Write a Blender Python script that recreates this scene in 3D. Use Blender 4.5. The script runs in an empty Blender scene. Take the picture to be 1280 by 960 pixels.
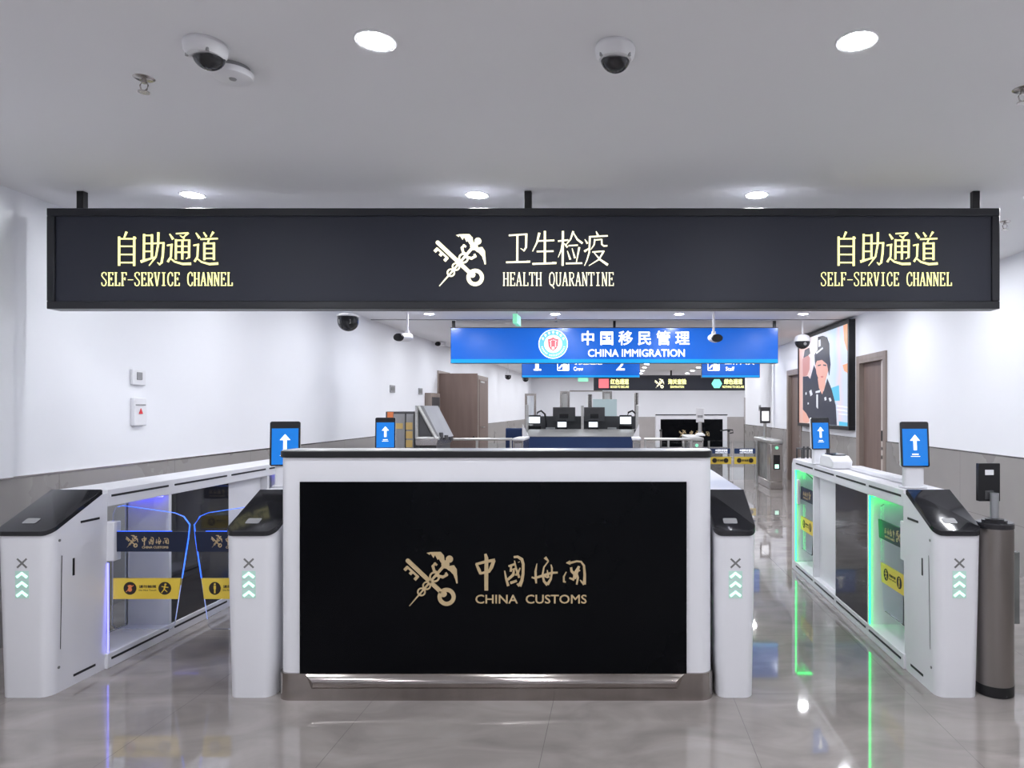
import bpy, bmesh, math, random
from mathutils import Vector, Matrix
PI = math.pi
random.seed(4)
SC = bpy.context.scene
COL = SC.collection

# ------------------------------------------------------------------ camera, world, exposure
F, VX, VY, H = 860.0, 772.0, 511.0, 1.45
CEIL = 2.81
XL, XR = -3.75, 3.50
cam_data = bpy.data.cameras.new('camera')
cam = bpy.data.objects.new('camera', cam_data)
COL.objects.link(cam)
cam.location = (0, 0, H)
cam.rotation_euler = (PI/2, 0, 0)
cam_data.sensor_width = 36
cam_data.lens = F/1280*36
cam_data.shift_x = -(VX-640)/1280
cam_data.shift_y = (VY-480)/1280
cam_data.clip_start = 0.05
cam_data.clip_end = 200
SC.camera = cam
world = bpy.data.worlds.new('world')
SC.world = world
world.use_nodes = True
world.node_tree.nodes['Background'].inputs[0].default_value = (0.85, 0.88, 1, 1)
world.node_tree.nodes['Background'].inputs[1].default_value = 0.3
SC.view_settings.view_transform = 'Standard'
SC.view_settings.look = 'None'
SC.view_settings.gamma = 1
SC.view_settings.use_curve_mapping = False
SC.view_settings.exposure = 0.0
LAMP = 420.0          # emission of the downlight lenses


def X(px, d): return (px-VX)*d/F
def Z(py, d): return H+(VY-py)*d/F


# ------------------------------------------------------------------ materials
def mat(name, color, rough=0.5, metal=0.0, emit=None, estr=0.0, trans=0.0, alpha=1.0, coat=0.0, spec=0.5, ior=1.45):
    m = bpy.data.materials.new(name)
    m.use_nodes = True
    b = m.node_tree.nodes['Principled BSDF']
    b.inputs['Base Color'].default_value = (*color, 1)
    b.inputs['Roughness'].default_value = rough
    b.inputs['Metallic'].default_value = metal
    b.inputs['Transmission Weight'].default_value = trans
    b.inputs['Alpha'].default_value = alpha
    b.inputs['Coat Weight'].default_value = coat
    b.inputs['Specular IOR Level'].default_value = spec
    b.inputs['IOR'].default_value = ior
    if emit:
        b.inputs['Emission Color'].default_value = (*emit, 1)
        b.inputs['Emission Strength'].default_value = estr
    return m


def vary(m, c1, c2, scale=(1, 1, 1), detail=6, lo=.3, hi=.7, rough=None, dist=0.0, nscale=1.0):
    """noise between two colours on object coordinates"""
    nt = m.node_tree
    b = nt.nodes['Principled BSDF']
    tc = nt.nodes.new('ShaderNodeTexCoord')
    mp = nt.nodes.new('ShaderNodeMapping')
    mp.inputs['Scale'].default_value = scale
    nz = nt.nodes.new('ShaderNodeTexNoise')
    nz.inputs['Scale'].default_value = nscale
    nz.inputs['Detail'].default_value = detail
    nz.inputs['Distortion'].default_value = dist
    cr = nt.nodes.new('ShaderNodeValToRGB')
    cr.color_ramp.elements[0].position = lo
    cr.color_ramp.elements[1].position = hi
    cr.color_ramp.elements[0].color = (*c1, 1)
    cr.color_ramp.elements[1].color = (*c2, 1)
    nt.links.new(tc.outputs['Object'], mp.inputs[0])
    nt.links.new(mp.outputs[0], nz.inputs['Vector'])
    nt.links.new(nz.outputs[0], cr.inputs[0])
    nt.links.new(cr.outputs[0], b.inputs['Base Color'])
    if rough:
        mr = nt.nodes.new('ShaderNodeMapRange')
        mr.inputs['To Min'].default_value = rough[0]
        mr.inputs['To Max'].default_value = rough[1]
        nt.links.new(nz.outputs[0], mr.inputs[0])
        nt.links.new(mr.outputs[0], b.inputs['Roughness'])
    return m, cr, mp, tc


def tiles(m, axes, size, joint, dark, offset=(0, 0)):
    """multiply thin joint lines into the base colour: axes = two letters, size = tile sizes"""
    nt = m.node_tree
    b = nt.nodes['Principled BSDF']
    src = b.inputs['Base Color'].links[0].from_socket
    tc = nt.nodes.new('ShaderNodeTexCoord')
    sp = nt.nodes.new('ShaderNodeSeparateXYZ')
    nt.links.new(tc.outputs['Object'], sp.inputs[0])
    outs = []
    for a, s, of in zip(axes, size, offset):
        ad = nt.nodes.new('ShaderNodeMath'); ad.operation = 'ADD'; ad.inputs[1].default_value = 100*s+of
        nt.links.new(sp.outputs['XYZ'.index(a)], ad.inputs[0])
        md = nt.nodes.new('ShaderNodeMath'); md.operation = 'MODULO'; md.inputs[1].default_value = s
        nt.links.new(ad.outputs[0], md.inputs[0])
        lt = nt.nodes.new('ShaderNodeMath'); lt.operation = 'LESS_THAN'; lt.inputs[1].default_value = joint
        nt.links.new(md.outputs[0], lt.inputs[0])
        outs.append(lt)
    mx = nt.nodes.new('ShaderNodeMath'); mx.operation = 'MAXIMUM'
    nt.links.new(outs[0].outputs[0], mx.inputs[0]); nt.links.new(outs[1].outputs[0], mx.inputs[1])
    mix = nt.nodes.new('ShaderNodeMix'); mix.data_type = 'RGBA'
    nt.links.new(mx.outputs[0], mix.inputs[0])
    nt.links.new(src, mix.inputs[6])
    mix.inputs[7].default_value = (*dark, 1)
    nt.links.new(mix.outputs[2], b.inputs['Base Color'])


M = {}
M['wall'] = vary(mat('white wall paint', (.8, .8, .8), .75), (.83, .84, .88), (.86, .87, .91), nscale=.8)[0]
M['ceiling'] = vary(mat('white ceiling paint', (.7, .7, .7), .85), (.84, .84, .865), (.87, .87, .895), nscale=.6)[0]
M['floor'] = vary(mat('polished stone floor', (.4, .38, .36), .06, spec=.65, ior=1.6), (.235, .212, .20), (.36, .328, .312), scale=(1, 1.8, 1), nscale=2.2, detail=12, lo=.30, hi=.72, rough=(.02, .05), dist=.9)[0]
tiles(M['floor'], 'XY', (.9, .9), .0025, (.17, .155, .15), (.32, .1))
M['stone'] = vary(mat('grey wainscot stone', (.4, .38, .36), .28), (.30, .285, .275), (.38, .36, .35), scale=(1, 1, 1), nscale=1.0, detail=8, lo=.25, hi=.75, rough=(.24, .32), dist=.2)[0]
tiles(M['stone'], 'YZ', (1.2, .6), .004, (.16, .15, .145), (0.2, .17))
M['stone_back'] = vary(mat('back wainscot stone', (.4, .38, .36), .35), (.38, .35, .34), (.47, .44, .43), nscale=.8)[0]
M['white'] = vary(mat('white powder coated metal', (.8, .8, .8), .32, coat=.2), (.76, .76, .80), (.80, .80, .84), nscale=2)[0]
M['white_soft'] = vary(mat('white plastic', (.8, .8, .8), .4), (.78, .78, .81), (.82, .82, .85), nscale=3)[0]
M['black'] = vary(mat('black satin metal', (.02, .02, .02), .4), (.007, .007, .009), (.011, .011, .013), nscale=3)[0]
M['black_gloss'] = vary(mat('black glass lid', (.015, .015, .018), .08, spec=.6), (.018, .018, .021), (.024, .024, .028), nscale=3)[0]
M['display_black'] = vary(mat('black display panel', (.004, .005, .006), .15, spec=.12), (.0015, .0018, .003), (.0025, .003, .004), nscale=1)[0]
M['sign_dark'] = vary(mat('dark sign face', (.03, .03, .04), .45, spec=.3), (.032, .035, .050), (.038, .041, .057), nscale=.6)[0]
M['sign_frame'] = vary(mat('dark sign frame', (.02, .02, .024), .35), (.014, .015, .02), (.02, .021, .027), nscale=2)[0]
M['steel'] = vary(mat('brushed steel', (.5, .48, .46), .26, 1.0), (.50, .47, .45), (.54, .51, .49), scale=(.3, .3, 60), nscale=2, rough=(.22, .28))[0]
M['steel_dark'] = vary(mat('bollard steel', (.3, .28, .27), .3, 1.0), (.31, .285, .27), (.33, .305, .29), scale=(1, 1, 1), nscale=2, rough=(.27, .30))[0]
M['steel_light'] = vary(mat('light satin steel', (.6, .6, .6), .35, .8), (.50, .50, .49), (.60, .60, .59), scale=(1, 1, 40), nscale=2)[0]
M['dark_glass'] = vary(mat('dark tinted glass', (.01, .01, .014), .04, spec=.8), (.012, .012, .016), (.018, .018, .022), nscale=1)[0]
M['glass'] = mat('clear glass', (.93, .97, .98), .02, trans=1.0, ior=1.05, spec=.5)
M['flap_glass'] = mat('acrylic flap', (.90, .93, 1.0), .02, trans=1.0, ior=1.06)
M['grey_glass'] = vary(mat('grey frosted glass', (.2, .21, .2), .25), (.13, .135, .13), (.24, .25, .245), nscale=4)[0]
M['gold'] = vary(mat('gold lettering', (.55, .42, .22), .35, .25), (.56, .42, .23), (.66, .51, .30), nscale=20)[0]
M['lit_yellow'] = mat('lit yellow letters', (.9, .9, .4), .5, emit=(.95, .90, .38), estr=1.15)
M['lit_cream'] = mat('lit cream letters', (.9, .88, .6), .5, emit=(1.0, .93, .68), estr=1.15)
M['lit_white'] = mat('lit white letters', (.9, .9, .9), .5, emit=(1, 1, 1), estr=1.0)
M['lit_paper'] = mat('bright screen', (.9, .9, .9), .3, emit=(.9, .93, 1), estr=1.0)
M['blue_sign'] = mat('backlit blue sign', (.005, .06, .3), .22, emit=(.005, .13, .64), estr=.72)
M['cyan_sign'] = mat('backlit cyan strip', (.0, .15, .4), .3, emit=(0, .36, .95), estr=.75)
M['screen_blue'] = mat('blue tablet screen', (.005, .05, .2), .15, emit=(.006, .21, .74), estr=.85)
M['led_violet'] = mat('violet led strip', (.2, .2, .9), .4, emit=(.22, .22, 1), estr=2.6)
M['plinth'] = vary(mat('dark brushed plinth steel', (.3, .3, .3), .2, 1.0), (.36, .325, .305), (.42, .385, .365), scale=(6, .3, 1), nscale=2, rough=(.12, .18))[0]
M['lens_black'] = vary(mat('matte lens black', (.01, .01, .01), .5), (.008, .008, .01), (.014, .014, .016), nscale=9)[0]
M['led_green'] = mat('green led strip', (.02, .3, .1), .4, emit=(.002, .9, .13), estr=9)
M['led_mint'] = mat('mint chevron', (.6, .9, .8), .4, emit=(.55, 1, .78), estr=1.1)
M['halo_mint'] = mat('painted chevron glow', (.56, .73, .67), .4, emit=(.1, .5, .3), estr=.12)  # mint colour with faint emission, painting the glow around the chevrons
M['led_blue'] = mat('blue led edge', (.1, .3, .9), .4, emit=(.02, .12, 1), estr=1.7)
M['led_blue_strip'] = mat('blue led strip', (.1, .2, .9), .4, emit=(.10, .10, 1), estr=7)
M['lens'] = mat('downlight lens', (1, 1, 1), .5, emit=(.93, .95, 1.0), estr=LAMP)
M['navy'] = vary(mat('navy band', (.008, .014, .04), .4), (.007, .012, .035), (.011, .018, .05), nscale=3)[0]
M['navy_panel'] = vary(mat('navy desk front', (.01, .03, .10), .45), (.012, .035, .12), (.016, .045, .14), nscale=2)[0]
M['yellow'] = vary(mat('yellow band', (.8, .6, .08), .45), (.78, .56, .06), (.85, .64, .10), nscale=4)[0]
M['dark_ink'] = vary(mat('dark ink', (.02, .015, .01), .6), (.02, .015, .012), (.03, .02, .015), nscale=9)[0]
M['grey_mark'] = vary(mat('grey mark', (.2, .2, .2), .5), (.17, .17, .17), (.22, .22, .22), nscale=9)[0]
M['brown'] = vary(mat('brown door veneer', (.16, .10, .08), .5), (.165, .115, .098), (.20, .142, .122), scale=(6, 6, .6), nscale=2)[0]
M['brown_frame'] = vary(mat('taupe door frame', (.25, .2, .17), .45), (.26, .21, .185), (.31, .255, .225), scale=(6, 6, .6), nscale=2)[0]
M['door_edge'] = vary(mat('pale door edge', (.55, .5, .46), .4), (.52, .46, .43), (.6, .54, .5), nscale=2)[0]
M['grey_dark'] = vary(mat('dark grey casing', (.06, .06, .065), .45), (.05, .05, .055), (.08, .08, .085), nscale=3)[0]
M['grey_mid'] = vary(mat('mid grey casing', (.3, .3, .31), .45), (.27, .27, .28), (.34, .34, .35), nscale=3)[0]
M['pole_grey'] = vary(mat('grey pole', (.35, .36, .38), .35, .5), (.33, .34, .36), (.4, .41, .43), nscale=3)[0]
M['red'] = vary(mat('red mark', (.7, .05, .05), .5), (.65, .04, .05), (.75, .06, .07), nscale=5)[0]
M['lit_red'] = mat('lit red square', (.8, .2, .2), .5, emit=(.85, .13, .17), estr=.9)
M['lit_green'] = mat('lit green hexagon', (.3, .9, .7), .5, emit=(.2, .85, .6), estr=.9)
M['exit_green'] = mat('exit sign green', (.3, .7, .5), .4, emit=(.15, .6, .35), estr=.8)
M['orange'] = vary(mat('orange label', (.8, .25, .08), .5), (.75, .2, .07), (.85, .28, .10), nscale=5)[0]
M['ochre'] = vary(mat('ochre label', (.6, .42, .14), .5), (.58, .4, .13), (.68, .48, .2), nscale=5)[0]
M['lightblue'] = mat('emblem blue', (.1, .4, .85), .4, emit=(.12, .45, .9), estr=.6)
M['emblem_red'] = mat('emblem red', (.75, .1, .12), .4, emit=(.8, .12, .15), estr=.6)
def flatlit(name, c, s=.9): return mat(name, tuple(k*.25 for k in c), .4, emit=c, estr=s)


# ------------------------------------------------------------------ mesh helpers
class MB:
    def __init__(s): s.bm = bmesh.new()
    def face(s, pts):
        vs = [s.bm.verts.new(p) for p in pts]
        return s.bm.faces.new(vs)
    def box(s, x0, x1, y0, y1, z0, z1):
        v = [s.bm.verts.new((x, y, z)) for z in (z0, z1) for x, y in ((x0, y0), (x1, y0), (x1, y1), (x0, y1))]
        for f in ((3, 2, 1, 0), (4, 5, 6, 7), (0, 1, 5, 4), (1, 2, 6, 5), (2, 3, 7, 6), (3, 0, 4, 7)):
            s.bm.faces.new([v[i] for i in f])
        return s
    def prism(s, poly, a, b):
        """poly 2D; a, b: functions (u, v) -> 3D of the two caps"""
        A = [s.bm.verts.new(a(*p)) for p in poly]
        B = [s.bm.verts.new(b(*p)) for p in poly]
        n = len(poly)
        s.bm.faces.new(A); s.bm.faces.new(B[::-1])
        for i in range(n):
            j = (i+1) % n
            s.bm.faces.new((A[j], A[i], B[i], B[j]))
        return s
    def loft(s, rings, cap=True, closed=True):
        R = [[s.bm.verts.new(p) for p in r] for r in rings]
        n = len(R[0])
        for a, b in zip(R, R[1:]):
            for i in range(n if closed else n-1):
                j = (i+1) % n
                s.bm.faces.new((a[i], a[j], b[j], b[i]))
        if cap:
            s.bm.faces.new(R[0][::-1]); s.bm.faces.new(R[-1])
        return s
    def lathe(s, prof, n=24, c=(0, 0, 0), rot=None):
        """prof: (r, z) from bottom to top, r may be 0 at ends"""
        rings = []
        for r, z in prof:
            r = max(r, 1e-4)
            ring = [Vector((r*math.cos(2*PI*k/n), r*math.sin(2*PI*k/n), z)) for k in range(n)]
            if rot: ring = [rot @ p for p in ring]
            rings.append([p+Vector(c) for p in ring])
        return s.loft(rings)
    def cyl(s, p, q, r, n=16, r2=None):
        p, q = Vector(p), Vector(q)
        d = (q-p).normalized()
        up = Vector((0, 0, 1)) if abs(d.z) < .9 else Vector((1, 0, 0))
        a = d.cross(up).normalized(); b = d.cross(a)
        r2 = r if r2 is None else r2
        rg = lambda c, rr: [c+rr*(math.cos(2*PI*k/n)*a+math.sin(2*PI*k/n)*b) for k in range(n)]
        return s.loft([rg(p, r), rg(q, r2)])
    def tube(s, pts, r, n=8):
        pts = [Vector(p) for p in pts]
        rings = []
        for i, p in enumerate(pts):
            d = (pts[min(i+1, len(pts)-1)]-pts[max(i-1, 0)]).normalized()
            up = Vector((0, 0, 1)) if abs(d.z) < .95 else Vector((1, 0, 0))
            a = d.cross(up).normalized(); b = d.cross(a)
            rings.append([p+r*(math.cos(2*PI*k/n)*a+math.sin(2*PI*k/n)*b) for k in range(n)])
        return s.loft(rings)
    def build(s, name, m, parent=None, loc=(0, 0, 0), rotz=0, bev=0, smooth=35, seg=2):
        bmesh.ops.recalc_face_normals(s.bm, faces=s.bm.faces)
        me = bpy.data.meshes.new(name)
        s.bm.to_mesh(me); s.bm.free()
        me.materials.append(M[m] if isinstance(m, str) else m)
        if smooth:
            for p in me.polygons: p.use_smooth = True
            me.set_sharp_from_angle(angle=math.radians(smooth))
        o = bpy.data.objects.new(name, me)
        COL.objects.link(o)
        o.location = loc; o.rotation_euler = (0, 0, rotz)
        if parent: o.parent = parent
        if bev:
            md = o.modifiers.new('bevel', 'BEVEL')
            md.width = bev; md.segments = seg; md.limit_method = 'ANGLE'; md.angle_limit = math.radians(40)
        return o


def tag(o, label=None, cat=None, group=None, kind=None):
    if label: o['label'] = label
    if cat: o['category'] = cat
    if group: o['group'] = group
    if kind: o['kind'] = kind
    return o


def thing(name, label, cat, loc=(0, 0, 0), rotz=0, group=None):
    o = bpy.data.objects.new(name, None)
    COL.objects.link(o)
    o.empty_display_size = .1
    o.location = loc; o.rotation_euler = (0, 0, rotz)
    return tag(o, label, cat, group)


def dup(root, loc, label=None, rotz=None, group=None):
    r = root.copy(); COL.objects.link(r); r.location = loc
    if rotz is not None: r.rotation_euler = (0, 0, rotz)
    if label: r['label'] = label
    if group: r['group'] = group
    for ch in list(root.children):
        c = ch.copy(); COL.objects.link(c); c.parent = r
        for g in list(ch.children):
            d = g.copy(); COL.objects.link(d); d.parent = c
    return r


def struct(o): o['kind'] = 'structure'; return o


def rrect(x0, x1, y0, y1, r, n=5, corners=(1, 1, 1, 1)):
    """rounded rectangle, counter-clockwise from lower left"""
    pts = []
    for (cx, cy, a0, on) in ((x0+r, y0+r, PI, corners[0]), (x1-r, y0+r, 1.5*PI, corners[1]), (x1-r, y1-r, 0, corners[2]), (x0+r, y1-r, .5*PI, corners[3])):
        if on:
            for k in range(n+1):
                a = a0+.5*PI*k/n
                pts.append((cx+r*math.cos(a), cy+r*math.sin(a)))
        else:
            pts.append((cx+(r if cx > (x0+x1)/2 else -r), cy+(r if cy > (y0+y1)/2 else -r)))
    return pts


# ---- flat drawing (letters, emblems): strokes and polygons in a (u right, v up) plane
class Draw:
    """collects flat shapes; T maps (u, v, w) -> local 3D, w = out of the surface"""
    def __init__(s, T, th=.002):
        s.mb = MB(); s.T = T; s.th = th; s.k = 0
    def poly(s, pts):
        s.k += 1
        w = s.th+(s.k % 17)*s.th*.02
        T = s.T
        s.mb.prism(pts, lambda u, v: T(u, v, w), lambda u, v: T(u, v, 0.0))
    def stroke(s, pts, widths):
        """pts polyline, widths: one number or (start, end) or list"""
        n = len(pts)
        if isinstance(widths, (int, float)): widths = [widths]*n
        elif len(widths) != n:
            widths = [widths[0]+(widths[-1]-widths[0])*i/(n-1) for i in range(n)]
        L, R = [], []
        for i in range(n):
            a = Vector(pts[max(i-1, 0)]); b = Vector(pts[min(i+1, n-1)])
            d = (b-a).normalized(); nn = Vector((-d.y, d.x))
            p = Vector(pts[i])
            L.append(tuple(p+nn*widths[i]/2)); R.append(tuple(p-nn*widths[i]/2))
        for i in range(n-1):
            s.poly([L[i], R[i], R[i+1], L[i+1]])
            if 0 < i: s.disc(pts[i], widths[i]/2, 10)
    def disc(s, c, r, n=20):
        s.poly([(c[0]+r*math.cos(2*PI*k/n), c[1]+r*math.sin(2*PI*k/n)) for k in range(n)])
    def ring(s, c, r, w, n=24, a0=0, a1=2*PI):
        for k in range(n):
            a, b = a0+(a1-a0)*k/n, a0+(a1-a0)*(k+1)/n
            P = lambda rr, t: (c[0]+rr*math.cos(t), c[1]+rr*math.sin(t))
            s.poly([P(r-w/2, a), P(r+w/2, a), P(r+w/2, b), P(r-w/2, b)])
    def build(s, name, m, parent): return s.mb.build(name, m, parent, smooth=0)


def sub(T, x0, y0, sc):
    """T for crop-style coordinates: origin (x0,y0) of plane, v pointing down in source"""
    return lambda u, v, w: T(x0+u*sc, y0-v*sc, w)


SONG_A = [  # 自助通道
 ([(262, 65), (240, 118)], (20, 12)), ([(195, 108), (195, 368)], 19), ([(330, 108), (329, 370)], 19), ([(195, 128), (330, 128)], 13), ([(195, 195), (330, 195)], 12), ([(195, 268), (330, 268)], 12), ([(195, 340), (330, 340)], 12), ([(322, 118), (346, 124)], 14),
 ([(418, 85), (415, 318)], 18), ([(488, 88), (487, 310)], 18), ([(418, 98), (490, 98)], 12), ([(418, 170), (490, 170)], 12), ([(418, 240), (490, 240)], 12), ([(388, 332), (515, 292)], (24, 9)),
 ([(500, 170), (598, 164)], 13), ([(592, 160), (585, 270), (574, 340), (556, 356), (536, 338)], (18, 18, 18, 16, 6)), ([(545, 70), (543, 180), (522, 290), (462, 368)], (20, 17, 14, 6)),
 ([(646, 85), (676, 132)], (9, 21)), ([(622, 188), (672, 178)], 13), ([(662, 182), (657, 288), (628, 335)], (17, 15, 18)), ([(650, 300), (690, 332), (760, 352), (836, 350)], (9, 15, 20, 22)),
 ([(702, 82), (812, 76)], 12), ([(812, 74), (768, 116)], (18, 8)), ([(738, 98), (776, 126)], (8, 16)), ([(702, 132), (700, 312)], 17), ([(702, 142), (825, 140)], 12), ([(820, 136), (818, 292), (793, 306)], (18, 18, 8)), ([(702, 195), (820, 195)], 12), ([(702, 248), (820, 248)], 12), ([(760, 140), (758, 312)], 17),
 ([(880, 75), (912, 122)], (9, 21)), ([(858, 188), (908, 178)], 13), ([(898, 182), (893, 288), (866, 332)], (17, 15, 18)), ([(886, 300), (928, 334), (1000, 354), (1078, 348)], (9, 15, 20, 22)),
 ([(948, 70), (974, 110)], (9, 18)), ([(1036, 66), (1008, 112)], (20, 8)), ([(920, 132), (1074, 126)], 14), ([(998, 130), (985, 165)], 12), ([(955, 160), (955, 318)], 18), ([(1040, 160), (1040, 318)], 18), ([(955, 170), (1040, 170)], 12), ([(955, 215), (1040, 215)], 11), ([(955, 258), (1040, 258)], 11), ([(955, 302), (1040, 302)], 12)]
SONG_B = [  # 卫生检疫
 ([(125, 110), (308, 98)], 16), ([(302, 92), (298, 230), (278, 262), (243, 240)], (22, 20, 18, 6)), ([(212, 105), (210, 378)], 20), ([(98, 380), (338, 374)], 17), ([(300, 366), (338, 374)], (4, 22)),
 ([(432, 84), (408, 180), (364, 270)], (24, 16, 8)), ([(415, 166), (582, 160)], 15), ([(487, 66), (487, 392)], 22), ([(405, 272), (574, 268)], 15), ([(362, 396), (602, 388)], 18), ([(562, 378), (602, 388)], (4, 22)),
 ([(668, 66), (665, 414)], 22), ([(618, 168), (722, 156)], 15), ([(664, 190), (650, 260), (620, 330)], (18, 14, 6)), ([(680, 190), (714, 230)], (8, 20)), ([(772, 68), (744, 150), (690, 215)], (20, 14, 7)), ([(774, 86), (812, 150), (864, 190)], (10, 18, 20)), ([(724, 213), (818, 208)], 13), ([(712, 265), (742, 352)], (8, 20)), ([(760, 240), (788, 338)], (8, 20)), ([(832, 228), (802, 385)], (20, 8)), ([(696, 392), (862, 388)], 16),
 ([(1000, 70), (1020, 112)], (8, 22)), ([(935, 124), (1118, 114)], 15), ([(938, 118), (932, 280), (908, 360), (884, 414)], (20, 16, 12, 6)), ([(888, 150), (914, 192)], (8, 20)), ([(882, 272), (938, 234)], (22, 8)), ([(988, 148), (980, 205), (948, 252)], (18, 14, 6)), ([(985, 156), (1060, 150)], 12), ([(1056, 148), (1058, 200), (1078, 216), (1114, 214)], (16, 16, 16, 14)), ([(962, 277), (1084, 268)], 13), ([(1078, 266), (1030, 350), (928, 414)], (18, 14, 6)), ([(982, 285), (1040, 352), (1118, 406)], (8, 18, 24))]
CALLI1 = [  # 中國, traced on a 16x grid from (590,685)
 ([(278, 105), (300, 190), (297, 500), (297, 835)], (45, 72, 78, 74)), ([(95, 300), (150, 420), (185, 505)], (38, 62, 50)), ([(90, 312), (280, 262), (470, 228)], (48, 52, 60)), ([(452, 230), (400, 370), (345, 470)], (62, 74, 50)), ([(175, 495), (360, 455)], 46),
 ([(845, 170), (920, 162), (1005, 215), (1032, 310), (1030, 500), (1005, 640), (955, 745)], (42, 50, 62, 56, 56, 62, 84)), ([(905, 700), (960, 740)], (20, 60)), ([(662, 440), (690, 590), (735, 745)], (22, 42, 52)), ([(740, 352), (865, 308)], (36, 44)), ([(858, 240), (890, 400), (955, 580)], (20, 38, 46)), ([(790, 350), (785, 460)], (40, 46)), ([(850, 400), (835, 520), (725, 620)], (30, 60, 50)), ([(972, 385), (930, 470), (880, 535)], (24, 46, 30)), ([(775, 685), (905, 640)], (52, 46)), ([(945, 262), (950, 275)], 36), ([(800, 420), (870, 400)], 26)]
CALLI2 = [  # 海關, from (665,685)
 ([(105, 300), (78, 450), (82, 600), (92, 690)], (16, 44, 46, 30)), ([(0, 570), (60, 590), (250, 530), (400, 482), (518, 478)], (28, 40, 50, 44, 36)), ([(265, 175), (335, 250)], (60, 26)), ([(335, 250), (245, 370), (218, 520), (245, 650), (315, 725)], (26, 30, 36, 46, 56)), ([(315, 715), (380, 610), (402, 500), (405, 390), (385, 320)], (60, 46, 34, 34, 22)), ([(310, 430), (335, 580)], (20, 44)), ([(250, 550), (330, 580)], 28),
 ([(690, 285), (768, 280)], (14, 90)), ([(768, 285), (900, 252), (985, 262), (1042, 340), (1058, 520), (1050, 715)], (44, 34, 36, 44, 52, 62)), ([(965, 625), (1045, 715)], (16, 50)), ([(690, 465), (640, 560), (642, 655), (680, 668)], (20, 36, 40, 30)), ([(785, 375), (795, 450), (870, 520)], (46, 50, 60)), ([(945, 350), (880, 490), (850, 600)], (44, 86, 66)), ([(750, 585), (850, 620)], (26, 50)), ([(905, 520), (922, 580), (898, 715)], (40, 42, 36)), ([(880, 470), (965, 430)], (40, 24))]


def song(T, strokes, x0, y0, sc, name, m, parent, th=.003):
    d = Draw(sub(T, x0, y0, sc), th)
    for pts, w in strokes: d.stroke(pts, w)
    return d.build(name, m, parent)


def calligraphy(T, x0, y0, sc, m, parent, th=.003):
    """x0,y0 plane position of photo point (590,685); sc metres per photo pixel"""
    d = Draw(T, th)
    d.T = sub(T, x0, y0, sc/16)
    for pts, w in CALLI1: d.stroke(pts, w)
    d.T = sub(T, x0+75*sc, y0, sc/16)
    for pts, w in CALLI2: d.stroke(pts, w)
    return d.build('lettering', m, parent)


def emblem(T, cx, cy, size, m, parent, th=.003, name='emblem'):
    """crossed key and winged staff; size = overall height"""
    sc = size/700
    d = Draw(sub(T, cx-360*sc, cy+478*sc, sc), th)
    d.stroke([(70, 242), (520, 665)], 54); d.disc((70, 242), 27)
    d.ring((568, 705), 90, 52, 26)
    d.disc((530, 668), 40)
    for a, b in (((70, 320), (28, 364)), ((132, 378), (98, 416)), ((200, 440), (158, 486))): d.stroke([a, b], 40)
    d.stroke([(58, 316), (206, 452)], 26)
    d.stroke([(90, 822), (205, 690), (540, 300)], (10, 20, 40))
    d.disc((604, 222), 46); d.disc((552, 290), 52)
    d.stroke([(604, 222), (552, 290)], 50)
    d.ring((245, 642), 46, 20, 18); d.ring((312, 562), 46, 20, 18); d.ring((412, 450), 58, 24, 18)
    d.stroke([(455, 400), (408, 372), (392, 312), (418, 280), (446, 300)], (30, 34, 36, 34, 26))
    d.stroke([(440, 432), (520, 452), (568, 424), (556, 394)], (30, 38, 38, 30))
    for pts in ([(312, 142), (370, 132), (350, 168)], [(350, 132), (440, 130), (400, 206)], [(400, 130), (492, 130), (532, 175), (452, 232)], [(452, 190), (532, 170), (542, 235), (540, 300), (492, 262)]): d.poly(pts)
    for pts in ([(560, 300), (612, 312), (600, 372), (552, 332)], [(608, 308), (662, 300), (696, 350), (660, 425), (600, 362)], [(650, 400), (698, 350), (702, 440), (672, 468)], [(672, 450), (704, 430), (710, 532), (692, 532)]): d.poly(pts)
    return d.build(name, m, parent)


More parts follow.
